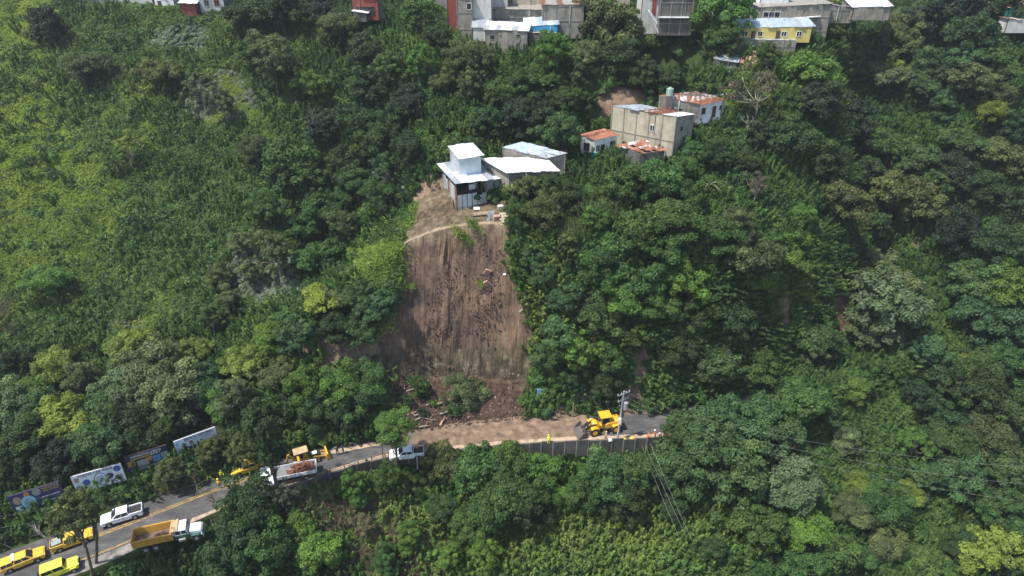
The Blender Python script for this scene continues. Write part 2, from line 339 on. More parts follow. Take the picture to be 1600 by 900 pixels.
# ---------------------------------------------------------------- road
def gk(k, x, c=0): return float(np.interp(x, GX, GK[:, k, c]))
def strip(name, xs, fa, fb, z, mat, label, n=4, zfun=None):
    V = []; F = []
    for x in xs:
        a, b = fa(x), fb(x)
        for j in range(n + 1):
            y = a + (b - a) * j / n; V.append((x, y, z if zfun is None else zfun(x, y)))
    for i in range(len(xs) - 1):
        for j in range(n):
            p = i * (n + 1) + j; F.append((p, p + n + 1, p + n + 2, p + 1))
    o = new_mesh(name, V, F, mat); tag(o, label, None, None, 'structure'); return o
def mat_asphalt():
    m, nt, bs = nmat('asphalt_with_mud')
    c = coord(nt)
    a = ramp(nt, noise(nt, .45, 9, .72, coord(nt, 'Object', (.6, 1.3, 1))), [(.33, (.034, .034, .036)), (.5, (.062, .061, .062)), (.6, (.095, .09, .085)), (.72, (.17, .155, .135))])
    mud = ramp(nt, noise(nt, .8, 7, .65, coord(nt, 'Object', (1, .4, 1))), [(.3, (.095, .062, .040)), (.52, (.165, .113, .073)), (.75, (.28, .205, .14))])
    s = nt.nodes.new('ShaderNodeSeparateXYZ'); nt.links.new(c, s.inputs[0])
    r = ramp(nt, s.outputs[0], [(0, (0, 0, 0)), (1, (1, 1, 1))])
    mr = nt.nodes.new('ShaderNodeMapRange'); mr.inputs[1].default_value = -21; mr.inputs[2].default_value = -9; nt.links.new(s.outputs[0], mr.inputs[0])
    mr2 = nt.nodes.new('ShaderNodeMapRange'); mr2.inputs[1].default_value = 15; mr2.inputs[2].default_value = 8; nt.links.new(s.outputs[0], mr2.inputs[0])
    mu = nt.nodes.new('ShaderNodeMath'); mu.operation = 'MULTIPLY'; nt.links.new(mr.outputs[0], mu.inputs[0]); nt.links.new(mr2.outputs[0], mu.inputs[1])
    ad = nt.nodes.new('ShaderNodeMath'); ad.operation = 'MULTIPLY_ADD'; ad.inputs[1].default_value = .95; ad.inputs[2].default_value = 0
    nt.links.new(mu.outputs[0], ad.inputs[0])
    ad2 = nt.nodes.new('ShaderNodeMath'); ad2.operation = 'ADD'; nt.links.new(ad.outputs[0], ad2.inputs[0])
    nn = nt.nodes.new('ShaderNodeMath'); nn.operation = 'MULTIPLY_ADD'; nn.inputs[1].default_value = 1.5; nn.inputs[2].default_value = -.62
    nt.links.new(noise(nt, .35, 6, .65, c), nn.inputs[0]); nt.links.new(nn.outputs[0], ad2.inputs[1])
    f = ramp(nt, ad2.outputs[0], [(.30, (0, 0, 0)), (.62, (1, 1, 1))])
    nt.links.new(mix(nt, f, a, mud), bs.inputs['Base Color']); bs.inputs['Roughness'].default_value = .85
    bump(nt, noise(nt, 3, 6, .7, c), .35, .06, bs)
    return m
M_ASPH = mat_asphalt()
RX = np.concatenate([np.arange(-120, -52, 1.5), np.arange(-52, 43, 1.)])
strip('road', RX, lambda x: gk(3, x) + .2, lambda x: gk(4, x) - .1, .0, M_ASPH, 'grey two lane mountain road, muddy under the slide', 6)
# ================================================================ vegetation
def mat_leaf(name, stuff=False, cols=None, rough=.6):
    """leaf colour = colour of the plant (object colour) x the tint of the twig it sits on"""
    m, nt, bs = nmat(name)
    a = nt.nodes.new('ShaderNodeAttribute'); a.attribute_name = 'tint'
    oi = nt.nodes.new('ShaderNodeObjectInfo')
    if stuff:
        pos = nt.nodes.new('ShaderNodeVectorMath'); pos.operation = 'SCALE'; pos.inputs['Scale'].default_value = 1
        nt.links.new(oi.outputs['Location'], pos.inputs[0])
        n = noise(nt, .09, 3, .6, pos.outputs[0])
        ad = nt.nodes.new('ShaderNodeMath'); ad.operation = 'MULTIPLY_ADD'; ad.inputs[1].default_value = .34; nt.links.new(oi.outputs['Random'], ad.inputs[0])
        sb = nt.nodes.new('ShaderNodeMath'); sb.operation = 'SUBTRACT'; nt.links.new(n, sb.inputs[0]); sb.inputs[1].default_value = .17
        nt.links.new(sb.outputs[0], ad.inputs[2])
        base = ramp(nt, ad.outputs[0], cols)
    else:
        base = oi.outputs['Color']
    t = ramp(nt, a.outputs['Fac'], [(0, (.50, .52, .55)), (.5, (1, 1, 1)), (1, (1.75, 1.65, 1.35))])
    col = mix(nt, 1.0, base, t, 'MULTIPLY')
    nt.links.new(col, bs.inputs['Base Color']); bs.inputs['Roughness'].default_value = rough
    bs.inputs['Specular IOR Level'].default_value = .28
    tr = nt.nodes.new('ShaderNodeBsdfTranslucent')
    nt.links.new(mix(nt, 1.0, col, (1.15, 1.3, .6), 'MULTIPLY'), tr.inputs[0])
    ms = nt.nodes.new('ShaderNodeMixShader'); ms.inputs[0].default_value = .30
    out = nt.nodes['Material Output']
    nt.links.new(bs.outputs[0], ms.inputs[1]); nt.links.new(tr.outputs[0], ms.inputs[2]); nt.links.new(ms.outputs[0], out.inputs[0])
    return m
M_LEAF = mat_leaf('leaves')
M_BARK = simple('bark', (.10, .085, .065), .9, var=.4, scale=3, spec=.1)
M_BARKP = simple('pale_bark', (.30, .275, .23), .85, var=.3, scale=3, spec=.1)
M_DRY = simple('dry_twigs', (.17, .135, .105), .95, var=.35, scale=6, spec=.1)
M_TRUNK = mat_leaf('stems')
def leaf_polys(C, N, size, aspect, rng, curl=.0):
    """a rhombus leaf spray at every centre C facing N"""
    n = len(C); N = N / np.maximum(np.linalg.norm(N, axis=1, keepdims=True), 1e-6)
    r = rng.normal(size=(n, 3)); U = np.cross(N, r); U /= np.maximum(np.linalg.norm(U, axis=1, keepdims=True), 1e-6)
    W = np.cross(N, U); s = size[:, None] if isinstance(size, np.ndarray) else size
    a = U * s; b = W * s * aspect
    return np.stack([C - a, C - b * .9 + a * .1, C + a, C + b], 1)
def unit(rng, n):
    v = rng.normal(size=(n, 3)); return v / np.linalg.norm(v, axis=1, keepdims=True)
# crown makers work in metres for a crown of radius 4 centred at the origin
def crown(kind, seed):
    rng = np.random.default_rng(seed)
    if kind == 'round':    nl, flat, lr, leaves, size, droop = 74, 1.0, (.50, 1.20), 190, .155, .35
    elif kind == 'spread': nl, flat, lr, leaves, size, droop = 62, .60, (.55, 1.15), 200, .16, .5
    elif kind == 'airy':   nl, flat, lr, leaves, size, droop = 60, 1.1, (.40, .95), 150, .17, .2
    elif kind == 'tall':   nl, flat, lr, leaves, size, droop = 62, 1.6, (.50, 1.05), 190, .155, .2
    elif kind == 'dense':  nl, flat, lr, leaves, size, droop = 64, 1.0, (.55, 1.3), 210, .15, .3
    elif kind == 'feathery': nl, flat, lr, leaves, size, droop = 60, .72, (.55, 1.2), 260, .115, .6
    elif kind == 'thin':   nl, flat, lr, leaves, size, droop = 40, 1.15, (.45, .85), 80, .15, .2
    heads = [(np.append(rng.uniform(-1.5, 1.5, 2), rng.uniform(-1.3, 1.1)), rng.uniform(.5, .8)) for _ in range(int(rng.integers(2, 5)))]   # a crown is several boughs' heads
    if kind in ('spread', 'feathery'): heads = [(np.append(rng.uniform(-1.9, 1.9, 2), rng.uniform(-1.0, .9)), rng.uniform(.45, .7)) for _ in range(4)]
    C = []; N = []; S = []; TT = []; lobes = []
    asym = rng.uniform(.82, 1.15, 2)
    for i in range(nl):
        d = unit(rng, 1)[0]
        if d[2] < -.25: d[2] = abs(d[2]) * .6 + rng.uniform(-.3, .1)
        d /= np.linalg.norm(d)
        rr = rng.uniform(.45, 1.0) ** .5 * 4.0
        r = rng.uniform(*lr)
        hd, hs_ = heads[i % len(heads)]
        c = hd + d * (rr - r * .55) * (hs_ if i % 4 else .95); c[0] *= asym[0]; c[1] *= asym[1]; c[2] = c[2] * flat - (.9 if d[2] < 0 else 0) * rng.uniform(0, 1.6)
        if kind == 'airy' and rng.random() < .16: c *= 1.18
        tint = np.clip(rng.normal(.46, .17), .05, .9)
        if rng.random() < .22: c = c * rng.uniform(1.05, 1.22)
        lobes.append((c, r))
        n = int(leaves * (r / (sum(lr) / 2)) ** 2)
        v = unit(rng, n); v[:, 2] = np.where(v[:, 2] < -.35, -v[:, 2] * .7, v[:, 2]); v /= np.linalg.norm(v, axis=1, keepdims=True)
        lump = 1 + .28 * np.sin(v[:, 0] * 5 + i) * np.sin(v[:, 1] * 6 + 2 * i) * np.cos(v[:, 2] * 5)
        rad = r * lump * rng.uniform(.55, 1.0, n) ** .45
        p = c + v * rad[:, None] * np.array([1, 1, .72])
        # twigs: leaves gather in small tufts
        p += rng.normal(scale=.05, size=p.shape)
        C.append(p); N.append(v * .75 + np.array([0, 0, droop]) + rng.normal(scale=.42, size=(n, 3)))
        S.append(size * rng.uniform(.65, 1.35, n)); TT.append(np.clip(tint + rng.normal(scale=.10, size=n), 0, 1))
    C = np.concatenate(C); V = leaf_polys(C, np.concatenate(N), np.concatenate(S), .62, rng)
    me = quads_mesh('crown', V, M_LEAF, attrs={'tint': np.concatenate(TT)})
    return me, lobes
def tube_pts(V, F, p0, p1, r0, r1, n=6, bend=None):
    p0 = np.array(p0, float); p1 = np.array(p1, float); steps = 3 if bend is not None else 1
    base = len(V); ax = p1 - p0; ax = ax / (np.linalg.norm(ax) + 1e-9)
    u = np.cross(ax, [0.3, .9, .1]); u /= np.linalg.norm(u) + 1e-9; w = np.cross(ax, u)
    for s in range(steps + 1):
        t = s / steps; c = p0 + (p1 - p0) * t
        if bend is not None: c = c + np.array(bend) * math.sin(t * math.pi)
        r = r0 + (r1 - r0) * t
        for k in range(n):
            a = 2 * math.pi * k / n; V.append(tuple(c + (u * math.cos(a) + w * math.sin(a)) * r))
    for s in range(steps):
        for k in range(n):
            a = base + s * n + k; b = base + s * n + (k + 1) % n; F.append((a, b, b + n, a + n))
    F.append(tuple(base + steps * n + k for k in range(n))); F.append(tuple(base + k for k in reversed(range(n))))
def trunk_mesh(lobes, H, seed, r0=.22, lean=0.0, mat=None, twigs=9):
    """trunk from the ground (0,0,-1.2) to the crown centre at z=H, limbs to some of the lobes"""
    rng = random.Random(seed); V = []; F = []
    fork = (lean * .7 + rng.uniform(-.2, .2), rng.uniform(-.3, .3), H * .72)
    tube_pts(V, F, (0, 0, -1.2), fork, r0, r0 * .62, 7, bend=(rng.uniform(-.3, .3), rng.uniform(-.3, .3), 0))
    for c, r in rng.sample(lobes, min(twigs, len(lobes))):
        e = (c[0] + lean, c[1], c[2] + H)
        tube_pts(V, F, fork, e, r0 * .45, r0 * .10, 5, bend=(c[0] * .1, c[1] * .1, -.3))
    me = bpy.data.meshes.new('trunk'); me.from_pydata(V, [], F); me.materials.append(mat or M_BARK)
    me.polygons.foreach_set('use_smooth', [True] * len(me.polygons)); return me
PROTO = {}
TRUNKH = {'round': 4.6, 'spread': 4.3, 'airy': 6.0, 'tall': 6.6, 'dense': 4.0, 'feathery': 4.4, 'thin': 5.8}
for ki, kind in enumerate(TRUNKH):
    PROTO[kind] = []
    for s in range(5):
        me, lobes = crown(kind, 100 * ki + s)
        PROTO[kind].append((me, trunk_mesh(lobes, TRUNKH[kind], s * 13 + ki, .24 if kind != 'airy' else .17, 0, M_BARKP if kind in ('airy', 'thin') else M_BARK, 14 if kind in ('airy', 'thin') else 8)))
PAL = {'D': (.036, .068, .022), 'M': (.056, .106, .028), 'B': (.085, .158, .030), 'Y': (.150, .200, .034), 'O': (.088, .110, .040),
       'S': (.098, .134, .060), 'G': (.130, .118, .078), 'C': (.060, .110, .040), 'K': (.026, .046, .026)}
CNAME = {'D': 'dark green', 'M': 'mid green', 'B': 'fresh bright green', 'Y': 'yellow green', 'O': 'olive green', 'S': 'pale silvery green',
         'G': 'greyish brown green', 'C': 'cool bluish green', 'K': 'very dark green'}
KNAME = {'round': 'round-crowned', 'spread': 'spreading flat-topped', 'airy': 'loose open-crowned', 'tall': 'tall upright', 'dense': 'bushy compact',
         'feathery': 'feathery fine-leaved', 'thin': 'thin sparse'}
# what the photograph shows in front of the plants: photo box and its distance; nothing nearer grows across it
VIS = [(1156,36,1245,74,141.5),(1150,60,1215,78,140),(1190,4,1290,40,148.5),(1334,6,1394,22,149.5),(820,34,872,52,140.5),(756,40,824,72,137),(738,30,768,44,139.5),(713,0,736,40,142.5),(770,0,850,34,146.5),(848,6,895,45,143),(1045,0,1085,46,142.5),
       (112,0,163,12,160),(164,0,177,14,160),(238,0,262,12,158),(281,0,306,14,155),(310,0,345,12,155),(552,10,586,32,142),(1116,84,1182,98,136),(958,162,1060,228,113),(1058,178,1084,215,113),(1030,138,1134,176,119),(1098,132,1142,158,124),(908,200,964,236,113),(966,222,1040,244,110),
       (688,224,790,330,103),(755,236,870,272,107),(786,225,850,256,110),(640,278,712,372,100),(700,330,796,372,99),(820,694,905,716,80),(905,690,1000,700,80),(1000,676,1045,694,80),(118,726,196,766,60),(200,702,266,740,64),(272,680,318,712,68),(18,762,92,800,50),(1578,6,1600,36,150),
       (600,380,830,640,84),(610,640,1030,690,78),(0,846,110,900,60),(60,815,215,866,66),(150,780,315,848,72),(315,745,400,790,74),(400,705,470,762,69),(470,700,530,744,72),(530,690,605,730,74),(600,685,665,722,76),(895,632,972,684,79),(974,552,1008,622,88),(952,140,1000,160,122),(520,538,600,556,94),(1217,460,1233,508,112),(1304,460,1322,500,116),(520,698,545,716,79)]
def blocks(px, py, d, rx, ry, soft=0):
    """would a plant with this photo outline stand across something the photograph shows in front of it?"""
    for (x0, y0, x1, y1, dd) in VIS:
        if d < dd + 12 and px + rx * .85 > x0 and px - rx * .85 < x1 and py + ry * .85 > y0 and py - ry * .85 < y1 and d < .866 * dd + .5 * (75 - (50 if dd > 125 else (34 if dd > 98 else 2))): return True
    return False
TREES = []     # (object, px, py, r_px, kind, colour key) kept for the labels
def plant_tree(px, py, rp, kind, ck, k2=None, hs=1.0, ground_at=None, tall=None, keep=False):
    r = rp / 9.5; H = TRUNKH[kind] * r / 4 * hs * (tall or 1.0)
    for _ in range(3):
        g = hit(px, py, H * .92)
        if g is None: return None
        d = proj(g)[2]; r = rp * d / 1081; H = TRUNKH[kind] * r / 4 * hs * (tall or 1.0)
    if ground_at is not None: g = ground_at
    elif not keep:
        ok = False
        for k in range(9):                                        # step aside until the view of the thing behind is clear
            dx, dy = [(0, 0), (0, 10), (-12, 4), (12, 4), (0, 20), (-22, 8), (22, 8), (-8, -12), (8, -12)][k]
            for sc_ in (1.0, .8):
                g2 = hit(px + dx, py + dy, H * .92 * sc_)
                if g2 is None: continue
                if not blocks(px + dx, py + dy, proj(g2)[2], rp * sc_, rp * sc_ * (1.35 if kind == 'tall' else .85)): ok = True; break
            if ok: break
        if not ok: return None
        g = g2; r *= sc_; H *= sc_; px += dx; py += dy; rp *= sc_
    if float(road_dist(g.x, g.y)) < .6 and g.y < 112:
        f = gk(3, g.x); b = gk(4, g.x)
        g.y = b + 1.2 if (g.y > (f + b) / 2 or px < 400) and py < 840 else f - 1.6
        g.z = gz(g.x, g.y)
    i = random.randrange(5); s = r / 4 * 1.04
    root = empty({'round': 'broadleaf_tree', 'spread': 'spreading_tree', 'airy': 'open_crowned_tree', 'tall': 'tall_tree', 'dense': 'bushy_tree',
                  'feathery': 'feathery_tree', 'thin': 'sparse_tree'}[kind], g, random.uniform(0, 6.28))
    cm, tm = PROTO[kind][i]
    zs = s * random.uniform(.95, 1.3)
    c = bpy.data.objects.new('crown', cm); COL.objects.link(c); c.parent = root
    c.location = (0, 0, H); c.scale = (s, s, zs)
    t = bpy.data.objects.new('trunk', tm); COL.objects.link(t); t.parent = root
    t.scale = (s, s, H / TRUNKH[kind])
    b = PAL[ck]; j = random.uniform(.82, 1.2); h = random.uniform(-.10, .10)
    c.color = (b[0] * j * (1 + h), b[1] * j, b[2] * j * (1 - h), 1)
    TREES.append([root, px, py, rp, kind, ck]); return root
HAND = """
72 42 30 round K|130 108 36 feathery O|210 12 13 airy B|255 118 32 spread O|380 28 40 spread D|395 85 30 round M|312 140 24 airy S|285 62 14 airy S
350 170 24 airy S|200 240 27 thin Y|178 248 22 thin M|106 285 20 airy C|82 443 34 feathery B|430 108 34 tall S|488 138 30 spread B|445 262 48 round M|402 235 30 feathery O
478 268 36 round M|572 85 30 round D|530 45 34 feathery O|498 20 28 round K|440 25 36 round D|605 112 28 airy M|650 22 32 round M|690 52 34 round D|725 95 36 feathery O
755 82 26 feathery O|580 135 34 round D|655 108 26 airy B|640 165 30 round K|690 128 24 spread O|735 128 24 airy O|775 150 28 round M|822 128 28 round M|850 108 28 tall B
872 86 26 airy B|915 92 30 airy S|960 50 48 round O|930 22 40 round O|1000 72 26 round D|1128 22 44 round B|1132 60 26 round M|1108 58 26 dense M|1092 88 24 round M|1175 15 26 round M
915 120 24 dense D|860 128 22 round M|845 140 18 spread B|970 100 30 dense D|1010 120 28 round D|1045 132 26 dense D|890 160 30 round D|840 185 30 round D|800 180 32 round K
765 190 30 round D|1105 100 22 airy S|1140 115 24 airy S|1200 75 26 airy M|1185 150 34 thin G|1165 185 20 thin O|1195 205 26 airy D|1250 90 34 tall B|1295 55 30 dense M|1265 115 36 round B
1212 132 24 round O|1230 170 30 round M|1320 110 28 round M|1335 65 18 thin B|1355 28 20 thin G|1395 50 34 feathery S|1420 35 30 feathery S|1380 80 26 thin G|1410 70 30 round O|1480 25 42 round K
1520 60 42 round D|1560 20 30 round D|1450 105 30 round C|1500 95 30 round C|1545 90 34 spread M|1575 130 30 round M|1380 120 36 spread S|1400 118 26 spread Y|1450 140 30 spread C|1510 130 40 spread O
1465 160 26 round C|1555 150 32 feathery O|1550 178 28 feathery Y|1500 185 20 airy B|1590 200 28 round D|1280 160 38 round K|1330 190 40 round K|1240 225 36 round D|1290 250 34 round D|1340 280 30 round D
1395 230 36 spread M|1440 255 32 round C|1510 225 32 spread C|1560 240 34 spread O|1590 260 30 feathery O|1500 270 34 dense K|1320 320 42 round O|1405 300 44 spread O|1440 330 36 spread O|1470 290 26 airy C
1530 300 34 dense D|1580 320 34 dense D|1360 360 30 round D|1490 370 36 dense K|1250 340 24 round B|1555 390 40 dense D|1390 440 46 spread S|1400 500 62 spread S|1345 520 30 airy S|1450 520 36 airy C
1520 440 40 round C|1580 450 40 round B|1540 500 44 round C|1590 510 30 round C|1500 540 28 feathery Y|1530 560 28 round M|1290 560 38 round C|1240 590 44 round M|1200 620 44 round C|1180 570 34 round M
1340 570 30 spread B|1120 600 40 round C|1080 650 44 round M|1150 650 50 round C|1100 700 60 round C|1060 740 44 round C|1150 750 54 round C|1210 700 40 round C|1240 770 46 round S|1180 820 40 round M
1255 830 40 feathery B|1280 800 26 tall B|1300 870 40 round M|1335 760 26 feathery Y|1380 800 46 feathery M|1330 810 34 feathery O|1420 780 26 feathery Y|1390 860 34 feathery O|1340 880 30 feathery M|1250 890 34 round M
1430 700 26 airy B|1480 690 42 feathery M|1540 690 44 feathery O|1580 740 40 round C|1500 745 40 round C|1450 740 32 round C|1560 790 36 round M|1490 810 20 airy Y|1540 870 44 spread Y|1590 840 30 round M|1500 860 26 round D
1470 650 34 round D|1540 620 40 round D|1590 640 36 round C|1480 600 36 round D|1430 620 28 round D|1580 570 40 round M|1290 640 34 round D|1320 690 24 round S
1015 290 42 round M|975 300 36 round M|1075 310 28 round M|1050 350 42 round M|1000 370 44 round M|960 400 40 round M|1040 400 36 round M|920 430 36 dense M|990 440 40 round M|1060 440 38 round B|1120 370 38 round M
1150 350 30 round O|1170 400 44 spread O|1230 400 40 spread B|1190 440 34 round B|1100 310 16 airy C|1120 250 24 round D|1160 255 24 round D|1145 270 18 dense B|1080 240 24 round M|1030 260 26 spread B|1060 270 26 dense M
1140 500 34 round D|1180 480 30 round D|1090 490 36 dense M|1030 490 36 dense M|970 480 36 dense B|930 500 36 round C|880 470 34 round C|850 430 26 round C|830 400 22 round C|845 470 20 airy B|870 520 34 round C
910 545 36 airy B|860 560 26 round C|950 560 30 round M|985 520 28 airy M|900 590 26 round D|940 600 28 dense D|870 600 20 dense M|1060 560 34 dense D|1110 560 30 dense D|1180 300 22 thin G|1190 290 18 thin G
820 300 22 round O|860 300 30 dense D|890 310 26 round D|850 340 28 dense O|810 345 22 dense M|880 370 22 round O|820 375 18 dense C|930 340 22 round B|1160 100 22 thin O|1020 230 16 spread B
540 260 34 round D|590 220 32 dense D|620 190 30 round D|560 190 34 dense D|510 200 34 round K|600 270 24 airy C|640 240 30 dense D|560 300 34 dense M|510 320 32 round M|480 360 32 round M|600 320 30 dense M
430 400 34 airy S|400 420 24 airy S|470 410 28 round M|540 350 30 dense C|510 400 30 round M|420 330 28 round M|630 300 16 airy S|380 380 24 airy S|340 430 22 airy S|360 470 22 airy S|280 450 16 airy S
185 508 16 airy S|225 518 14 airy S|285 490 16 round D|330 500 22 airy C|300 515 18 airy S|500 470 34 spread Y|528 468 28 spread O|562 462 26 round C|590 478 32 round C|470 520 34 airy C|430 530 28 dense B
380 550 16 dense B|400 535 22 dense B|520 510 30 round D|560 520 30 round C|450 560 22 dense M
200 545 40 spread Y|90 575 36 spread Y|55 600 24 spread B|20 570 22 round D|130 590 28 airy S|310 548 26 spread Y|370 570 36 spread Y|415 575 26 spread O|240 590 50 round S|280 620 50 round S|190 620 40 round S|150 640 36 round C
210 670 40 round D|110 660 44 spread Y|60 650 36 round C|20 640 40 round S|150 700 40 round C|40 690 40 round D|90 720 34 round K|20 730 30 round D|330 600 36 round C|370 620 34 airy S|300 655 24 round K|250 680 30 round D
430 590 30 spread O|340 640 28 dense B|395 650 26 airy G|360 710 20 airy O|330 720 22 airy O|480 600 34 dense B|530 610 34 dense B|580 590 26 dense C|570 630 34 dense M|500 650 34 dense D|450 640 26 dense M
600 610 20 dense D|540 670 26 dense D|470 680 20 airy C|600 560 16 dense D
100 770 16 airy B|300 770 22 airy O|190 770 20 airy O
388 806 44 dense D|368 852 46 round D|410 860 46 round M|460 830 30 round B|490 870 40 round B|318 892 20 round M|500 840 22 thin G|440 780 22 thin G
785 700 34 round B|745 745 48 round M|800 750 50 round M|840 740 36 round B|700 730 34 round O|770 800 46 round M|820 800 40 round D|740 810 34 round M|720 700 20 airy B|880 780 24 dense B|690 800 26 round D
950 742 40 round C|1000 740 40 round M|920 770 34 round M|980 790 36 round D|1050 800 24 round D|1110 860 26 round D
455 778 15 dense M|480 771 16 dense D|503 766 15 dense B|527 760 14 dense M|552 756 15 dense D|578 752 15 dense M|640 760 22 dense M|680 770 20 tall M|600 760 24 tall M|560 770 22 tall B|620 800 20 dense B|520 800 18 thin G|570 830 22 thin G|640 850 22 tall B|600 880 22 tall M|700 870 22 tall B|760 870 26 tall B
"""
hand = []
for tok in HAND.replace('\n', '|').split('|'):
    q = tok.split()
    if len(q) == 5: hand.append((float(q[0]), float(q[1]), float(q[2]), q[3], q[4]))

KEEP = {(618, 672), (120, 800), (150, 770), (100, 770), (400, 650), (420, 690), (265, 762), (785, 700), (872, 212), (340, 620), (745, 745), (410, 700), (360, 710), (330, 722), (720, 700)}
for h in hand:
    plant_tree(*h, keep=(h[0], h[1]) in KEEP)

NHAND = len(TREES)
def planted(gx_, gy_, cpx, cpy, r, kind, ck, name=None):
    """a tree whose foot and crown are both seen in the photograph"""
    g = hit(gx_, gy_); c = at_y(cpx, cpy, g.y); H = c.z - g.z; s = r / 4; i = random.randrange(3); cm, _ = PROTO[kind][i]
    root = empty(name or 'roadside_tree', g, 0); o = bpy.data.objects.new('crown', cm); COL.objects.link(o); o.parent = root; lean = c.x - g.x
    o.location = (lean, 0, H); o.scale = (s, s, s * (1.25 if kind != 'dense' else .9)); b = PAL[ck]; o.color = (*b, 1)
    V = []; F = []; tube_pts(V, F, (0, 0, -1), (lean * .85, 0, H * .8), .20, .12, 8, bend=(.2, 0, 0)); rg = random.Random(int(gx_))
    for k in range(10):
        a = rg.uniform(0, 6.28); q = rg.uniform(.4, .8) * r; tube_pts(V, F, (lean * (.5 + .035 * k), 0, H * (.5 + .03 * k)), (lean + q * math.cos(a), q * math.sin(a), H + rg.uniform(-.5, .6) * r), .08, .02, 5)
    me = bpy.data.meshes.new('trunk'); me.from_pydata(V, [], F); me.materials.append(M_BARK); t = bpy.data.objects.new('trunk', me); COL.objects.link(t); t.parent = root
    TREES.append([root, cpx, cpy, r * 10, kind, ck])
planted(880, 262, 870, 213, 3.7, 'round', 'C', 'terrace_tree'); planted(262, 771, 264, 748, 2.4, 'airy', 'O'); planted(964, 224, 966, 208, 1.8, 'dense', 'S', 'slope_tree'); planted(1008, 222, 1008, 214, 1.0, 'dense', 'M', 'slope_tree')
planted(372, 742, 380, 704, 2.5, 'airy', 'O')
planted(436, 800, 412, 672, 3.6, 'airy', 'D'); planted(438, 798, 424, 716, 2.2, 'airy', 'D'); planted(617, 748, 618, 672, 3.2, 'dense', 'B')
planted(143, 902, 118, 805, 3.1, 'airy', 'O'); planted(146, 880, 146, 786, 1.8, 'thin', 'C')
def prune(limit):
    """keep the trees the photograph shows most of; those wholly behind others are left out"""
    sh = []; P = [(proj(t[0].location), t) for t in TREES]; D = [(q[2], t[1], t[2], t[3]) for q, t in P]
    for i, (d, x, y, r) in enumerate(D):
        n = v = 0
        for a in range(12):
            for f in (.35, .75, .98):
                sx = x + r * f * math.cos(a * .5236); sy = y + r * f * math.sin(a * .5236) * .85; n += 1
                v += not any(d2 < d - .5 and (sx - x2) ** 2 + ((sy - y2) / .85) ** 2 < (r2 * .9) ** 2 for j, (d2, x2, y2, r2) in enumerate(D) if j != i and abs(x2 - x) < 120)
        sh.append(v / n * r * r)
    for i in sorted(range(NHAND), key=lambda k: sh[k])[:max(0, len(sh) - limit)][::1]:
        o = TREES[i][0]
        for c in list(o.children): bpy.data.objects.remove(c)
        bpy.data.objects.remove(o); TREES[i][0] = None
    TREES[:] = [t for t in TREES if t[0] is not None]
prune(292)
# ---------------------------------------------------------------- undergrowth (stuff)
def bush_mesh(name, seed, kind, mat):
    rng = np.random.default_rng(seed)
    if kind == 'bush':
        C = []; N = []; S = []; TT = []
        for i in range(9):
            c = np.append(rng.normal(scale=.55, size=2), rng.uniform(0, .75)); r = rng.uniform(.4, .75); n = 75
            v = unit(rng, n); v[:, 2] = np.abs(v[:, 2]); C.append(c + v * r * rng.uniform(.6, 1, (n, 1))); N.append(v + np.array([0, 0, .4]) + rng.normal(scale=.5, size=(n, 3)))
            S.append(rng.uniform(.10, .20, n)); TT.append(np.clip(rng.normal(.45, .14) + rng.normal(scale=.12, size=n), 0, 1))
        V = leaf_polys(np.concatenate(C), np.concatenate(N), np.concatenate(S), .6, rng); TT = np.concatenate(TT)
    elif kind == 'grass':
        n = 300; C = np.append(rng.normal(scale=.60, size=(n, 2)), rng.uniform(.0, .55, (n, 1)), axis=1)
        N = rng.normal(scale=.55, size=(n, 3)); N[:, 2] = 1; V = leaf_polys(C, N, rng.uniform(.12, .36, n), .17, rng); V[:, 2, 2] += .08; TT = np.clip(rng.normal(.5, .2, n), 0, 1)
    elif kind == 'plume':
        C = []; N = []; S = []; TT = []
        for i in range(8):
            b = rng.normal(scale=.65, size=2); h = rng.uniform(.9, 2.5); n = int(42 * h); t = rng.uniform(0, 1, n) ** .8; a = rng.uniform(0, 6.283, n); rr = .42 * (1 - t * .85) * rng.uniform(.4, 1, n); ln = rng.normal(scale=.18, size=2)
            C.append(np.stack([b[0] + ln[0] * h * t + rr * np.cos(a), b[1] + ln[1] * h * t + rr * np.sin(a), h * t], -1)); N.append(np.stack([np.cos(a), np.sin(a), np.full(n, .9)], -1) + rng.normal(scale=.4, size=(n, 3)))
            S.append(rng.uniform(.09, .19, n)); TT.append(np.clip(rng.normal(.48, .2) + rng.normal(scale=.1, size=n) + .12 * (t - .4), 0, 1))
        V = leaf_polys(np.concatenate(C), np.concatenate(N), np.concatenate(S), .5, rng); TT = np.concatenate(TT)
    elif kind == 'reed':
        n = 420; b = rng.normal(scale=.5, size=(n, 2)); h = rng.uniform(1.0, 2.6, n); d = rng.normal(scale=.30, size=(n, 2)); w = rng.uniform(.03, .06, n)
        t = rng.uniform(.3, 1, n); c = np.stack([b[:, 0] + d[:, 0] * h * t, b[:, 1] + d[:, 1] * h * t, h * t], -1)
        N = rng.normal(size=(n, 3)); N[:, 2] *= .3
        V = leaf_polys(c, N, rng.uniform(.2, .4, n), .12, rng); TT = np.clip(rng.normal(.5, .2, n), 0, 1)
    elif kind == 'dry':
        n = 170; c = rng.normal(scale=.6, size=(n, 3)); c[:, 2] = np.abs(c[:, 2]); V = leaf_polys(c, rng.normal(size=(n, 3)), rng.uniform(.25, .6, n), .05, rng); TT = np.clip(rng.normal(.5, .2, n), 0, 1)
    return quads_mesh(name, V, mat, attrs={'tint': TT})
U_GREEN = mat_leaf('undergrowth_leaves', True, [(.10, (.024, .052, .016)), (.38, (.040, .088, .022)), (.58, (.064, .126, .028)), (.80, (.105, .160, .036))])
U_MIX = mat_leaf('slope_weed_leaves', True, [(.10, (.032, .070, .022)), (.42, (.058, .112, .027)), (.75, (.100, .150, .038))])
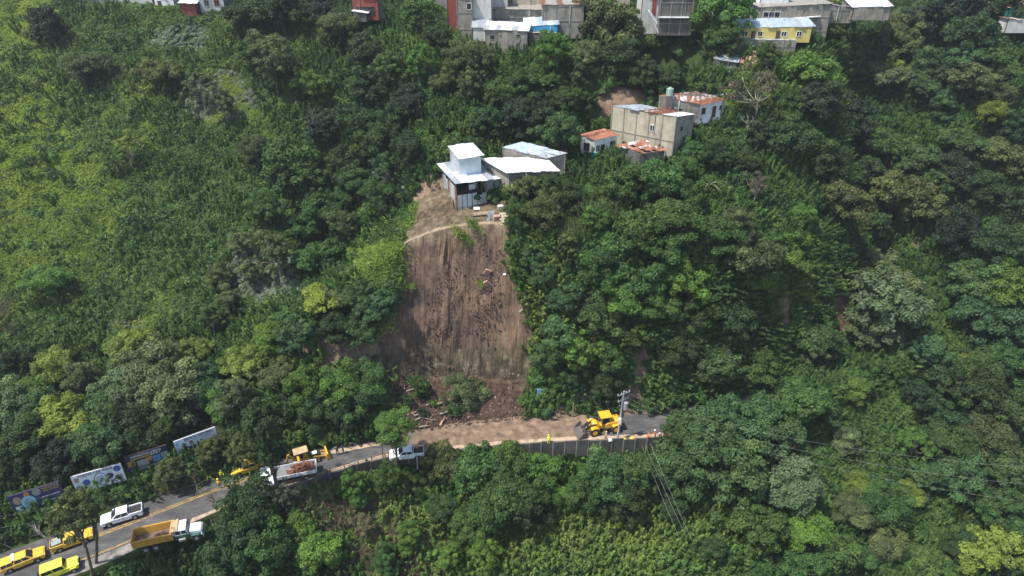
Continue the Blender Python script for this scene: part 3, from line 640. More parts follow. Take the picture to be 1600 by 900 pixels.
U_BRIGHT = mat_leaf('bright_shrub_leaves', True, [(.10, (.052, .105, .028)), (.45, (.088, .165, .036)), (.75, (.145, .190, .045))])
U_GRASS = mat_leaf('long_grass_blades', True, [(.10, (.060, .115, .020)), (.45, (.112, .182, .024)), (.75, (.185, .240, .04))])
U_STRIP = mat_leaf('strip_grass_blades', True, [(.10, (.095, .165, .022)), (.45, (.150, .225, .026)), (.75, (.21, .28, .04))])
U_SILV = mat_leaf('silvery_leaves', True, [(.10, (.085, .13, .08)), (.5, (.15, .20, .14)), (.8, (.23, .28, .20))])
U_DRY = mat_leaf('dry_brush_twigs', True, [(.2, (.10, .085, .055)), (.5, (.15, .12, .085)), (.8, (.20, .165, .11))])
def scatter(name, label, meshes, P, N, S, kind='stuff'):
    """one object whose points each carry one clump (geometry nodes)"""
    me = bpy.data.meshes.new(name); n = len(P)
    me.vertices.add(n); me.vertices.foreach_set('co', P.reshape(-1).astype(np.float32))
    rot = np.zeros((n, 3), np.float32)
    for i in range(n):
        q = Vector(N[i]).to_track_quat('Z', 'Y') @ Matrix.Rotation(random.uniform(0, 6.283), 3, 'Z').to_quaternion()
        rot[i] = q.to_euler()
    a = me.attributes.new('rot', 'FLOAT_VECTOR', 'POINT'); a.data.foreach_set('vector', rot.reshape(-1))
    a = me.attributes.new('siz', 'FLOAT', 'POINT'); a.data.foreach_set('value', S.astype(np.float32))
    a = me.attributes.new('pick', 'INT', 'POINT'); a.data.foreach_set('value', np.random.default_rng(5).integers(0, len(meshes), n).astype(np.int32))
    o = bpy.data.objects.new(name, me); COL.objects.link(o)
    src = bpy.data.collections.new(name + '_clumps')
    for i, m in enumerate(meshes): src.objects.link(bpy.data.objects.new('clump%d' % i, m))
    g = bpy.data.node_groups.new(name, 'GeometryNodeTree')
    g.interface.new_socket('Geometry', in_out='INPUT', socket_type='NodeSocketGeometry'); g.interface.new_socket('Geometry', in_out='OUTPUT', socket_type='NodeSocketGeometry')
    gi = g.nodes.new('NodeGroupInput'); go = g.nodes.new('NodeGroupOutput')
    ci = g.nodes.new('GeometryNodeCollectionInfo'); ci.inputs['Collection'].default_value = src; ci.inputs['Separate Children'].default_value = True; ci.inputs['Reset Children'].default_value = True
    ip = g.nodes.new('GeometryNodeInstanceOnPoints'); ip.inputs['Pick Instance'].default_value = True
    def named(t, nm):
        x = g.nodes.new('GeometryNodeInputNamedAttribute'); x.data_type = t; x.inputs['Name'].default_value = nm; return x.outputs['Attribute']
    g.links.new(gi.outputs[0], ip.inputs['Points']); g.links.new(ci.outputs[0], ip.inputs['Instance'])
    g.links.new(named('INT', 'pick'), ip.inputs['Instance Index']); g.links.new(named('FLOAT_VECTOR', 'rot'), ip.inputs['Rotation'])
    g.links.new(named('FLOAT', 'siz'), ip.inputs['Scale']); g.links.new(ip.outputs[0], go.inputs[0])
    md = o.modifiers.new('clumps', 'NODES'); md.node_group = g
    tag(o, label, None, None, kind); return o
NOGO = []   # rectangles in plan (x0, x1, y0, y1) kept clear of plants
def blob(px, py, spots):
    r = np.zeros(len(px))
    for s in spots: r = np.maximum(r, (s[4] if len(s) > 4 else 1.0) * np.clip(1.6 - ((px - s[0]) / s[2]) ** 2 - ((py - s[1]) / s[3]) ** 2, 0, 1))
    return r
def cover():
    rng = np.random.default_rng(3); n = 270000
    # even spread over the surface: pick plan positions, thicken on steep ground
    ui = rng.uniform(-150, 128, n); k = rng.uniform(0, 1, n)
    ys = np.stack([np.interp(ui, GX, GK[:, j, 0]) for j in range(11)], -1); zs = np.stack([np.interp(ui, GX, GK[:, j, 1]) for j in range(11)], -1)
    L = np.sqrt(np.diff(ys, axis=1) ** 2 + np.diff(zs, axis=1) ** 2)[:, :9]; L[:, 0] *= .0; L[:, 1] *= 1; L[:, 8] *= .55; L[:, 3] *= (ui > 42)
    cs = np.concatenate([np.zeros((n, 1)), np.cumsum(L, 1)], 1); tot = cs[:, -1]; s = k * tot
    j = np.clip((s[:, None] >= cs).sum(1) - 1, 0, 8); r = np.arange(n); t = (s - cs[r, j]) / np.maximum(L[r, j], 1e-6)
    y = ys[r, j] + (ys[r, j + 1] - ys[r, j]) * t; x = ui
    keep = rng.random(n) < tot / tot.max(); x = x[keep]; y = y[keep]
    z = ground(x, y); px, py, d = proj((x, y, z))
    ok = (px > -110) & (px < 1710) & (py > -40) & (py < 1050) & (d > 40) & ((road_dist(x, y) > .35) | (x > 42)) & ~scar_mask(x, y, z)
    up = 9.5 * 1.3 * 110 / d
    for (x0, y0, x1, y1, dd) in VIS:
        yy = np.where(y < dd + 3, 1, 0) > 0; ok &= ~((px > x0 - 6) & (px < x1 + 6) & (py - up < y1) & (py > y0) & yy)
    ok &= ~((x > -19) & (x < .5) & (y > 98) & (y < 105.5) & (z > 20)); ok &= ~((x > -12) & (x < -1.2) & (y > 98) & (y < 108.5) & (z > 20))
    for a in NOGO: ok &= ~((x > a[0]) & (x < a[1]) & (y > a[2]) & (y < a[3]))
    x, y, z, px, py, d = [v[ok] for v in (x, y, z, px, py, d)]
    e = .6; gx = (ground(x + e, y) - ground(x - e, y)) / (2 * e); gy = (ground(x, y + e) - ground(x, y - e)) / (2 * e)
    N = np.stack([-gx, -gy, np.ones(len(x))], -1); N /= np.linalg.norm(N, axis=1, keepdims=True)
    steep = N[:, 2] < .55
    u = rng.random(len(x)); nz = fbm(x / 6, y / 6, 77)
    bare = blob(px, py, BARE); bare = np.clip(bare - .25 + nz * .8, 0, 1)
    grass = blob(px, py, GRASSY) + nz * .5 + fbm(x / 15, y / 15, 92) * 1.7 + (rng.random(len(x)) - .5) * .7 > .5
    bright = blob(px, py, BRIGHTY) + nz * .8 > .45
    silv = blob(px, py, SILVERY) + nz * 1.2 > .62
    dry = (blob(px, py, DRYY) + nz > .62) & (rng.random(len(x)) < .5)
    alive = u > bare * 1.6
    Nn = N.copy(); Nn[:, 2] += np.where(steep, .35, 1.0)
    P = np.stack([x, y, z], -1)
    v = rng.random(len(x))
    def put(name, label, sel, meshes, s0, s1, dens):
        sel = sel & alive & (v < dens)
        S = rng.uniform(s0, s1, sel.sum()); scatter(name, label, meshes, P[sel], Nn[sel], S); print(name, sel.sum())
    B = [bush_mesh('b%d' % i, 300 + i, 'bush' if i < 3 else 'plume', U_GREEN) for i in range(5)]
    BB = [bush_mesh('bb%d' % i, 320 + i, 'plume' if i < 4 else 'bush', U_BRIGHT if i != 2 else U_MIX) for i in range(6)]
    G = [bush_mesh('g%d' % i, 340 + i, 'grass', U_GRASS) for i in range(3)]
    SV = [bush_mesh('s%d' % i, 360 + i, 'bush', U_SILV) for i in range(2)]
    DR = [bush_mesh('d%d' % i, 380 + i, 'dry', U_DRY) for i in range(2)]
    vill = (z > 44) & (y > 138)
    big = np.clip(fbm(x / 13, y / 13, 91) * 3 + .35, 0, 1)
    mixed = ((blob(px, py, MIXED) + nz * .5 > .4) & ~grass) | (grass & vill & (px > 95))
    GM = [bush_mesh('gm%d' % i, 400 + i, 'grass', U_MIX) for i in range(2)]; BM_ = [bush_mesh('bm%d' % i, 410 + i, 'bush' if i != 1 else 'plume', U_MIX if i < 2 else U_GREEN) for i in range(5)]
    w2 = rng.random(len(x))
    put('weedy_grass', 'mid green weeds and grass mixed with low bushes on the left slope', mixed & ~silv & (w2 < .42 + big * .5), GM, .9, 1.9, .62)
    put('low_bushes', 'low mid green bushes scattered in the weeds of the left slope', (mixed | grass) & ~silv & (w2 > np.where(grass, .90, .42 + big * .5)), BM_, .45, 1.5, .80)
    strip_ = grass & (px + .35 * (225 - py) * (py < 225) < 150 + 30 * nz) & (py < 330)
    put('bright_grass', 'bright yellow green grass strip running down from the top left corner', strip_, [bush_mesh('gs%d' % i, 440 + i, 'grass', U_STRIP) for i in range(2)], .8, 1.5, .75)
    put('long_grass', 'long yellow green grass on the open slopes', grass & ~vill & ~strip_, G, .9, 1.8, .62)
    put('undergrowth', 'dark green undergrowth of shrubs and creepers covering the hillside', ~grass & ~bright & ~silv & ~dry & (~mixed | (w2 > .86)), B, .7, 1.5, .27)
    put('bright_shrubs', 'bright green low shrubs below the road and beside the slide', bright & ~grass & ~silv & ~dry & ~mixed, BB, .7, 1.4, .27)
    put('silvery_shrubs', 'pale silvery leaved shrubs scattered on the slope', silv & ~dry, SV, .5, 1.0, .22)
    put('dry_brush', 'dry brown brush and dead stems below the road', dry, DR, .8, 1.6, .60)
BARE = [(993,590,16,40),(975,150,36,18),(540,540,46,18),(540,580,90,7),(1225,480,16,40,.7),(1310,480,18,50,.6),(215,495,22,16),(385,520,50,6),(880,620,16,26,.7),
        (1020,648,60,14,.8),(690,300,50,28),(800,630,24,22),(600,400,40,4),(345,100,8,20,.6),(470,695,260,7,.5)]
GRASSY = [(35,110,60,190),(90,330,110,130),(205,190,50,60,.8),(598,408,52,22),(240,140,30,40,.7),(420,200,40,24,.8),(60,480,50,40,.6)]
MIXED = [(230,150,170,150),(230,340,200,150),(300,60,160,40),(60,480,160,70),(1345,670,70,70),(1430,840,70,80),(600,440,60,20,.6)]
BRIGHTY = [(950,800,230,110),(500,610,120,50),(640,850,180,90,.7),(420,520,60,40),(880,500,70,80),(300,480,60,40,.5),(1200,130,100,60,.6),(700,100,80,60,.5)]
SILVERY = [(350,150,60,50),(420,420,70,60),(600,290,40,50),(200,512,40,14),(900,620,30,20,.5),(290,60,60,30,.8),(1120,110,50,20,.8),(640,370,14,16,.4)]
DRYY = [(480,800,60,60),(560,840,70,60),(290,760,60,16),(640,880,60,50,.8),(10,500,18,40,.8),(900,380,40,30,.6),(340,800,30,30,.6),(330,690,60,16,.7)]
cover()
# ================================================================ building kit
class MB:
    def __init__(s): s.V = []; s.F = []; s.M = []
    def poly(s, pts, faces, mi=0):
        b = len(s.V); s.V += [tuple(p) for p in pts]
        for f in faces: s.F.append(tuple(b + i for i in f)); s.M.append(mi)
        return s
    def box(s, c, d, rz=0.0, mi=0, top=(1, 1), rx=0.0, ry=0.0, shift=(0, 0)):
        """box centred at c, size d, the top face scaled by top"""
        x, y, z = d[0] / 2, d[1] / 2, d[2] / 2; R = Matrix.Rotation(rz, 3, 'Z') @ Matrix.Rotation(ry, 3, 'Y') @ Matrix.Rotation(rx, 3, 'X')
        P = [(-x, -y, -z), (x, -y, -z), (x, y, -z), (-x, y, -z)] + [(sx * x * top[0] + shift[0], sy * y * top[1] + shift[1], z) for sx, sy in ((-1, -1), (1, -1), (1, 1), (-1, 1))]
        return s.poly([R @ Vector(p) + Vector(c) for p in P], [(3, 2, 1, 0), (4, 5, 6, 7), (0, 1, 5, 4), (1, 2, 6, 5), (2, 3, 7, 6), (3, 0, 4, 7)], mi)
    def prism(s, prof, y0, y1, mi=0, inset=None):
        """side profile [(x, z)...] (counter-clockwise seen from -y) pulled from y0 to y1"""
        n = len(prof); P = [(x, y0, z) for x, z in prof] + [(x, y1, z) for x, z in prof]
        F = [tuple(range(n)), tuple(range(2 * n - 1, n - 1, -1))] + [(i, i + n, (i + 1) % n + n, (i + 1) % n) for i in range(n)]
        return s.poly(P, [F[0]] + [F[1]] + F[2:], mi)
    def tube(s, p0, p1, r0, r1=None, n=8, mi=0):
        V = []; F = []; tube_pts(V, F, p0, p1, r0, r0 if r1 is None else r1, n); return s.poly(V, F, mi)
    def ball(s, c, r, n=8, m=6, mi=0, sq=(1, 1, 1)):
        P = []; F = []
        for i in range(m + 1):
            th = math.pi * i / m
            for k in range(n):
                a = 2 * math.pi * k / n; P.append((c[0] + r * sq[0] * math.sin(th) * math.cos(a), c[1] + r * sq[1] * math.sin(th) * math.sin(a), c[2] + r * sq[2] * math.cos(th)))
        for i in range(m):
            for k in range(n): F.append((i * n + k, (i + 1) * n + k, (i + 1) * n + (k + 1) % n, i * n + (k + 1) % n))
        return s.poly(P, F, mi)
    def build(s, name, mats, parent=None, bevel=0.0, smooth=False, loc=None):
        o = new_mesh(name, s.V, s.F, mats, parent, smooth, s.M)
        bm = bmesh.new(); bm.from_mesh(o.data); bmesh.ops.recalc_face_normals(bm, faces=bm.faces); bm.to_mesh(o.data); bm.free()
        if bevel:
            b = o.modifiers.new('bevel', 'BEVEL'); b.width = bevel; b.segments = 2; b.limit_method = 'ANGLE'
        if loc: o.location = loc
        return o

def mat_block(name, lo, hi, stain=(.07, .065, .06), sc=1.0, bricks=True):
    m, nt, bs = nmat(name); c = coord(nt)
    col = ramp(nt, noise(nt, .6 * sc, 7, .65, c), [(.3, lo), (.7, hi)])
    st = ramp(nt, noise(nt, .8, 6, .7, coord(nt, 'Object', (1.3, 1.3, .28))), [(.48, (0, 0, 0)), (.72, (.75, .75, .75))])
    col = mix(nt, st, col, stain)
    if bricks:
        sx = nt.nodes.new('ShaderNodeSeparateXYZ'); nt.links.new(c, sx.inputs[0])
        ad = nt.nodes.new('ShaderNodeMath'); nt.links.new(sx.outputs[0], ad.inputs[0]); nt.links.new(sx.outputs[1], ad.inputs[1])
        cb = nt.nodes.new('ShaderNodeCombineXYZ'); nt.links.new(ad.outputs[0], cb.inputs[0]); nt.links.new(sx.outputs[2], cb.inputs[1])
        b = nt.nodes.new('ShaderNodeTexBrick'); b.inputs['Scale'].default_value = 1; b.inputs['Brick Width'].default_value = .42; b.inputs['Row Height'].default_value = .21
        b.inputs['Mortar Size'].default_value = .018; b.inputs['Color1'].default_value = (1, 1, 1, 1); b.inputs['Color2'].default_value = (.86, .86, .86, 1); b.inputs['Mortar'].default_value = (.66, .66, .66, 1)
        nt.links.new(cb.outputs[0], b.inputs['Vector']); col = mix(nt, 1.0, col, b.outputs[0], 'MULTIPLY')
    nt.links.new(col, bs.inputs['Base Color']); bs.inputs['Roughness'].default_value = .92; return m
def mat_tin(name, lo, hi, rust=0.0, axis=0, rough=.5, metal=.25):
    """corrugated sheet; rust = share of the sheet that is rusty"""
    m, nt, bs = nmat(name); c = coord(nt)
    col = ramp(nt, noise(nt, .5, 5, .6, coord(nt, 'Object', (1.6, .5, 1))), [(.32, lo), (.68, hi)])
    if rust > 0:
        r = ramp(nt, noise(nt, .9, 7, .7, coord(nt, 'Object', (1.5, .6, 1))), [(.62 - rust * .35, (0, 0, 0)), (.68 - rust * .30, (1, 1, 1))])
        rc = ramp(nt, noise(nt, 2.2, 5, .7, c), [(.3, (.10, .035, .02)), (.5, (.22, .085, .045)), (.75, (.38, .20, .13))])
        col = mix(nt, r, col, rc)
    nt.links.new(col, bs.inputs['Base Color']); bs.inputs['Roughness'].default_value = rough; bs.inputs['Metallic'].default_value = metal
    w = nt.nodes.new('ShaderNodeTexWave'); w.wave_type = 'BANDS'; w.bands_direction = 'X' if axis == 0 else 'Y'; w.inputs['Scale'].default_value = 1.6
    nt.links.new(c, w.inputs['Vector']); bump(nt, w.outputs['Fac'], .6, .06, bs); return m
B_GREY = mat_block('grey_blockwork', (.22, .20, .175), (.37, .34, .295))
B_TAN = mat_block('sandy_render', (.34, .295, .225), (.50, .45, .36), (.14, .12, .10), bricks=False)
B_DARK = mat_block('dark_blockwork', (.095, .09, .085), (.18, .17, .155))
B_PALE = mat_block('pale_render', (.42, .42, .40), (.60, .60, .57), (.22, .21, .19), bricks=False)
B_WHITE = mat_block('white_wall_paint', (.62, .64, .66), (.78, .79, .80), (.34, .33, .31), bricks=False)
B_BEAM = mat_block('concrete_beam', (.20, .185, .16), (.30, .28, .25), bricks=False)
B_YEL = mat_block('yellow_wall_paint', (.50, .40, .12), (.62, .52, .18), (.36, .30, .14), bricks=False)
B_BLUE = simple('blue_wall_paint', (.035, .30, .52), .7, var=.12)
B_TEAL = simple('teal_paint', (.06, .28, .27), .7)
B_RED = simple('red_wall_paint', (.26, .055, .04), .8, var=.3, dirt=(.10, .05, .04))
B_GREEN = simple('dark_green_sheet', (.03, .16, .11), .5, var=.12)
T_WHITE = mat_tin('white_tin', (.60, .62, .64), (.80, .81, .82), .0)
T_GREY = mat_tin('grey_tin', (.26, .29, .32), (.42, .45, .48), .08)
T_BLUEG = mat_tin('bluish_tin', (.30, .38, .45), (.48, .55, .62), .1)
T_RUST = mat_tin('rusty_tin', (.40, .38, .37), (.62, .58, .55), .9)
T_HALF = mat_tin('half_rusty_tin', (.48, .44, .44), (.68, .64, .64), .55)
T_SHEET = mat_tin('silver_tin_wall', (.28, .31, .34), (.50, .53, .56), .06, rough=.55, metal=.1)
T_LITE = mat_tin('light_tin_wall', (.50, .58, .64), (.70, .76, .80), .0)
T_TILE = mat_tin('red_clay_tiles', (.26, .09, .055), (.44, .19, .12), .35, rough=.85, metal=0)
G_DARK = simple('dark_glass', (.025, .03, .035), .12, var=.1, spec=.6)
W_FRAME = simple('white_window_frame', (.70, .70, .70), .6)
W_BROWN = simple('dark_wood', (.07, .045, .03), .8)
W_WOOD = simple('weathered_wood', (.22, .16, .11), .9, var=.35, scale=4)
DARKIN = simple('dark_interior', (.02, .02, .02), .9)  # near-black colour that stands in for shade indoors
def vec2(a): return Vector((a[0], a[1]))
def ring(name, label, cat, tops, base, walls, parent=None, group=None, beams=None, cols=2.4):
    """a house body: tops = roof corner points (x, y, z) FL, FR, BR, BL; base = floor z (or list); walls = material or 4 materials
    (front, right, back, left)"""
    c = sum((Vector(t) for t in tops), Vector()) / len(tops); bz = min(base) if isinstance(base, (list, tuple)) else base
    root = empty(name, (c.x, c.y, bz), 0, label, cat, group)
    L = [Vector(t) - Vector((c.x, c.y, bz)) for t in tops]; n = len(L); ws = walls if isinstance(walls, (list, tuple)) else [walls] * n
    mats = []; 
    m = MB()
    for i in range(n):
        a = L[i]; b = L[(i + 1) % n]; w = ws[i]
        if w is None: continue
        if w not in mats: mats.append(w)
        d = (b - a); d.z = 0; d.normalize(); nrm = Vector((d.y, -d.x, 0)); t = .12
        bb = [0, 0]
        P = [Vector((a.x, a.y, 0)), Vector((b.x, b.y, 0)), Vector(b), Vector(a)]
        Q = [p - nrm * t for p in P]
        m.poly(P + Q, [(0, 1, 2, 3), (7, 6, 5, 4), (0, 4, 5, 1), (1, 5, 6, 2), (2, 6, 7, 3), (3, 7, 4, 0)], mats.index(w))
    m.build('wall', mats, root)
    if beams:
        bmn = MB()
        for i in beams[1]:
            a = L[i]; b = L[(i + 1) % n]; d = b - a; d.z = 0; Ln = d.length; d.normalize(); nrm = Vector((d.y, -d.x, 0))
            k = max(1, round(Ln / cols)); ang = math.atan2(d.y, d.x)
            for j in range(k + 1):
                p = a + (b - a) * (j / k); bmn.box((p.x + nrm.x * .02, p.y + nrm.y * .02, (p.z - .04) / 2), (.15, .12, p.z - .04), ang)
            for h in beams[2]:
                p = (a + b) / 2; bmn.box((p.x + nrm.x * .012, p.y + nrm.y * .012, h), (Ln, .10, .16), ang)
        bmn.build('frame_beams', [beams[0]], root)
    root['_L'] = [list(v) for v in L]
    return root
def opening(root, edge, s, z, w, h, kind='window', frame=None, panes=2):
    """window or door on wall edge at share s along it, z above floor (centre)"""
    L = [Vector(v) for v in root['_L']]; a = L[edge]; b = L[(edge + 1) % len(L)]; d = b - a; d.z = 0; Ln = d.length; d.normalize(); nrm = Vector((d.y, -d.x, 0))
    p = a + d * (Ln * s) + nrm * .03; ang = math.atan2(d.y, d.x)
    if kind == 'door':
        MB().box((p.x, p.y, z), (w, .08, h), ang).build('door', [frame or W_BROWN], root); return
    f = MB(); f.box((p.x, p.y, z + h / 2), (w + .16, .10, .08), ang); f.box((p.x, p.y, z - h / 2), (w + .16, .10, .08), ang)
    for k in range(panes + 1):
        q = p + d * (-w / 2 + w * k / panes); f.box((q.x, q.y, z), (.08, .10, h), ang)
    fo = f.build('window', [frame or W_FRAME], root)
    MB().box((p.x - nrm.x * .01, p.y - nrm.y * .01, z), (w, .05, h), ang).build('pane', [G_DARK], fo)
def sheets(root, mats, over=.35, seed=1, name='roof', w=1.0, lift=.06, pts=None, thick=.05, split=1, jag=.18):
    """a roof of overlapping sheets between the four top corners"""
    rng = random.Random(seed); L = [Vector(v) for v in (pts or root['_L'])]
    c = sum(L, Vector()) / 4; L = [v + (v - c).normalized() * over for v in L]; FL, FR, BR, BL = L
    n = max(2, int((FR - FL).length / w)); m = MB()
    for r in range(split):
        v0 = r / split; v1 = (r + 1) / split + (.03 if r < split - 1 else 0)
        for i in range(n):
            u0 = i / n - .01; u1 = (i + 1) / n + .01; dz = lift + (i % 2) * .025 + r * .03 + rng.uniform(0, .012); e0 = rng.uniform(-jag, jag) / max(1, (BL - FL).length); e1 = rng.uniform(-jag, jag) / max(1, (BL - FL).length)
            def P(u, v): a = FL.lerp(FR, u); b = BL.lerp(BR, u); return a.lerp(b, v) + Vector((0, 0, dz))
            q = [P(u0, v0 + e0), P(u1, v0 + e0), P(u1, v1 + e1), P(u0, v1 + e1)]; up = Vector((0, 0, thick * .4))
            m.poly(q + [p + up for p in q], [(3, 2, 1, 0), (4, 5, 6, 7), (0, 1, 5, 4), (1, 2, 6, 5), (2, 3, 7, 6), (3, 0, 4, 7)], rng.randrange(len(mats)))
    return m.build(name, mats, root)
def clutter(root, n, seed, spread=(2.5, 2), z=0):
    """bricks, tyres and boards that hold a tin roof down"""
    rng = random.Random(seed)
    for i in range(n):
        x, y = rng.uniform(-1, 1) * spread[0], rng.uniform(-1, 1) * spread[1]
        if i % 3 == 0: MB().box((x, y, z), (.4, .2, .2), rng.uniform(0, 3)).build('roof_block', [B_GREY], root)
        elif i % 3 == 1: MB().box((x, y, z), (rng.uniform(1, 2), .12, .10), rng.uniform(0, 3)).build('roof_board', [W_WOOD], root)
        else: MB().box((x, y, z), (.3, .3, .16), rng.uniform(0, 3)).build('roof_block', [B_RED], root)
A = at_z
# ---- the tin house on the edge of the slide
FLc = hit(715, 330); FLc.z -= .3; u = Vector((.927, .375, 0)); v = Vector((-.375, .927, 0)); zt = FLc.z + 5.4
def TL(a, b, z): p = FLc + u * a + v * b; return Vector((p.x, p.y, z))
h1 = ring('tin_house', 'two level white and silver tin house perched at the top edge of the landslide', 'house',
          [TL(0, 0, zt), TL(5.2, 0, zt), TL(5.2, 7.6, zt + .5), TL(0, 7.6, zt + .5)], FLc.z - .8, [None, B_GREY, T_SHEET, None])
hz = h1.location; L0 = Vector(h1['_L'][0])
def loc(a, b, z): p = TL(a, b, z); return p - hz
ang = math.atan2(.375, .927); base = FLc.z
m = MB()                                                     # front wall of upright tin sheets, gap left open under the eave
for i in range(6):
    p = loc(.43 + i * .865, -.02, 0); top = 3.4 if i < 4 else 2.9 + .3 * (i % 2)
    m.box((p.x, p.y, base + .55 + top / 2 - .6 - hz.z + .4), (.83, .05, top - 1.3), ang, 0 if i != 5 else 1)
    m.box((p.x, p.y, base - .3 - hz.z + .6), (.85, .055, 1.5), ang, 1)
m.build('front_wall', [T_LITE, T_SHEET], h1)
for i in range(7):
    p = loc(i * .865, -.06, 0); MB().box((p.x, p.y, (base + 1.9) - hz.z), (.09, .07, 5.0 if i in (0, 6) else 4.4), ang).build('post', [W_BROWN], h1)
m = MB()
for i in range(8):
    p = loc(-.03, .5 + i * .95, 0); m.box((p.x, p.y, base + 2.6 - hz.z - (.3 * (i % 2))), (.05, .93, 4.6 - .5 * (i % 3)), ang, [0, 1, 1, 2][i % 4])
m.build('side_wall', [T_RUST, T_SHEET, T_GREY], h1)
p = loc(2.6, 3.8, 0); MB().box((p.x, p.y, base + 1.8 - hz.z), (4.7, 6.8, 3.2), ang).build('inner_room', [DARKIN], h1)  # solid near-black box: paints the shade seen inside through the open gap
MB().box(tuple(loc(3.2, .9, base + 3.9) - Vector((0, 0, 0))), (1.6, .3, .9), ang + .2).build('hanging_sheet', [B_WHITE], h1)
sheets(h1, [T_WHITE, T_LITE, T_GREY], .4, 3, 'lower_roof', 1.1, .06, [loc(-.2, -.5, zt), loc(6.0, -.6, zt - .1), loc(6.0, 7.6, zt + .5), loc(-.6, 7.6, zt + .5)], split=2)
tz = zt + 3.2
m = MB(); tb = [loc(1.3, 2.2, zt + .15), loc(5.1, 2.2, zt + .15), loc(5.1, 7.2, zt + .4), loc(1.3, 7.2, zt + .4)]
tt = [loc(1.3, 2.2, tz), loc(5.1, 2.2, tz), loc(5.1, 7.2, tz + .35), loc(1.3, 7.2, tz + .35)]
m.poly([Vector(p) for p in tb] + tt, [(0, 1, 5, 4), (1, 2, 6, 5), (2, 3, 7, 6)], 0); m.poly([Vector(p) for p in tb] + tt, [(3, 0, 4, 7)], 1)
m.build('upper_room', [T_LITE, T_SHEET], h1)
sheets(h1, [T_WHITE], .28, 4, 'upper_roof', 1.3, .05, [loc(1.2, 1.9, tz + .03), loc(5.4, 1.9, tz + .03), loc(5.3, 7.3, tz + .4), loc(1.2, 7.3, tz + .4)], split=2)
# right hand lean-to of silver sheet under the same eave
h1b = ring('tin_lean_to', 'grey tin lean-to joined to the right end of the tin house', 'shed', [TL(5.4, .5, zt - .7), TL(8.6, 1.4, zt - .9), TL(8.6, 5, zt - .5), TL(5.4, 5, zt - .5)], FLc.z - .6, [T_GREY, T_SHEET, T_SHEET, T_SHEET])
sheets(h1b, [T_LITE, T_GREY, T_WHITE], .3, 7, split=1)
for i in range(3):
    MB().box((-1.2 + i * 1.1, -.75 + i * .3, 1.6), (.08, .08, 3.4)).build('post', [W_BROWN], h1b)
# ---- long shed with the shining roof
R = [A(795, 268, 34.6), A(871, 266, 34.4), A(858, 257, 35.3), A(757, 249, 35.3)]
R[0], R[1], R[2], R[3] = A(795, 269, 34.3), A(870, 267, 34.3), A(846, 247, 35.6), A(755, 249, 35.2)
h2 = ring('long_shed', 'long shed under a shining white tin roof beside the tin house', 'shed', R, 31.2, [B_DARK, B_GREY, B_GREY, B_GREY])
sheets(h2, [T_WHITE, T_WHITE, T_LITE], .5, 9, split=2)
for s in (.2, .45, .7): opening(h2, 0, s, 1.7, .8, .9, 'window', W_BROWN)
# ---- shed behind it
R = [A(786, 231, 37.0), A(853, 247, 35.8), A(884, 240, 36.2), A(818, 223, 37.4)]
h3 = ring('block_shed', 'low block shed with flat grey tin roof behind the shining roof', 'shed', R, 32.6, [B_GREY, B_GREY, B_GREY, B_GREY], beams=(B_BEAM, (0,), (.3,)))
sheets(h3, [T_GREY, T_BLUEG, T_BLUEG], .15, 11, split=2)
# ---- small white house with the red roof
R = [A(908, 211, 37.8), A(929, 218, 37.4), A(964, 212, 37.4), A(944, 203, 38.2)]
h4 = ring('white_cottage', 'small white cottage with a red tiled roof above the long shed', 'house', R, 34.0, [B_PALE, B_WHITE, B_WHITE, B_PALE])
sheets(h4, [T_TILE, T_TILE, T_RUST], .35, 12, split=2, w=.5)
opening(h4, 1, .16, 1.7, .8, 1.2); opening(h4, 1, .38, 1.3, .8, 1.9, 'door', G_DARK); opening(h4, 1, .82, 1.9, .9, 1.2, 'window', W_BROWN)
opening(h4, 0, .45, 1.9, 1.0, 1.3, 'window', W_BROWN)
MB().box(tuple(Vector(((Vector(h4['_L'][1]) * .88)[0], (Vector(h4['_L'][1]) * .88)[1] - .2, .45))), (1.3, .5, 1.3), .2).build('plinth', [B_TEAL], h4)
# ---- collapsed shack
R = [A(970, 227, 36.8), A(1000, 240, 36.0), A(1040, 235, 36.2), A(1004, 222, 37.2)]
h5 = ring('ruined_shack', 'low broken shack with a sagging red roof right of the white cottage', 'shack', R, 33.4, [B_DARK, B_DARK, B_PALE, B_DARK])
sheets(h5, [T_TILE, T_RUST, T_HALF], .3, 15, split=3, w=.7, jag=.7)
# ---- big two storey concrete house
R = [A(957, 166, 41.6), A(1057, 184, 41.6), A(1085, 180, 40.9), A(1000, 164, 41.2)]
h6 = ring('concrete_house', 'long two storey bare concrete house with rusty roof in the middle of the slope', 'house', R, 33.6, [B_TAN, B_GREY, B_GREY, B_GREY], beams=(B_BEAM, (0,), (3.8,)))
L6 = [Vector(q) for q in h6['_L']]
def sub(a, b): return [L6[0].lerp(L6[1], a), L6[0].lerp(L6[1], b), L6[3].lerp(L6[2], b), L6[3].lerp(L6[2], a)]
sheets(h6, [T_BLUEG], .2, 17, 'blue_roof_section', 1.4, pts=sub(0, .42)); sheets(h6, [T_RUST, T_HALF, T_RUST], .2, 18, 'rusty_roof_section', .9, .10, pts=sub(.43, .79), split=2)
sheets(h6, [T_WHITE], .25, 19, 'white_roof_section', 1.3, .14, pts=sub(.79, 1.0))
opening(h6, 0, .66, 5.5, .9, 1.1); opening(h6, 1, .35, 5.7, .7, .8, 'window', B_BEAM, 1)
clutter(h6, 6, 3, (3.5, 1.0), 8.2)
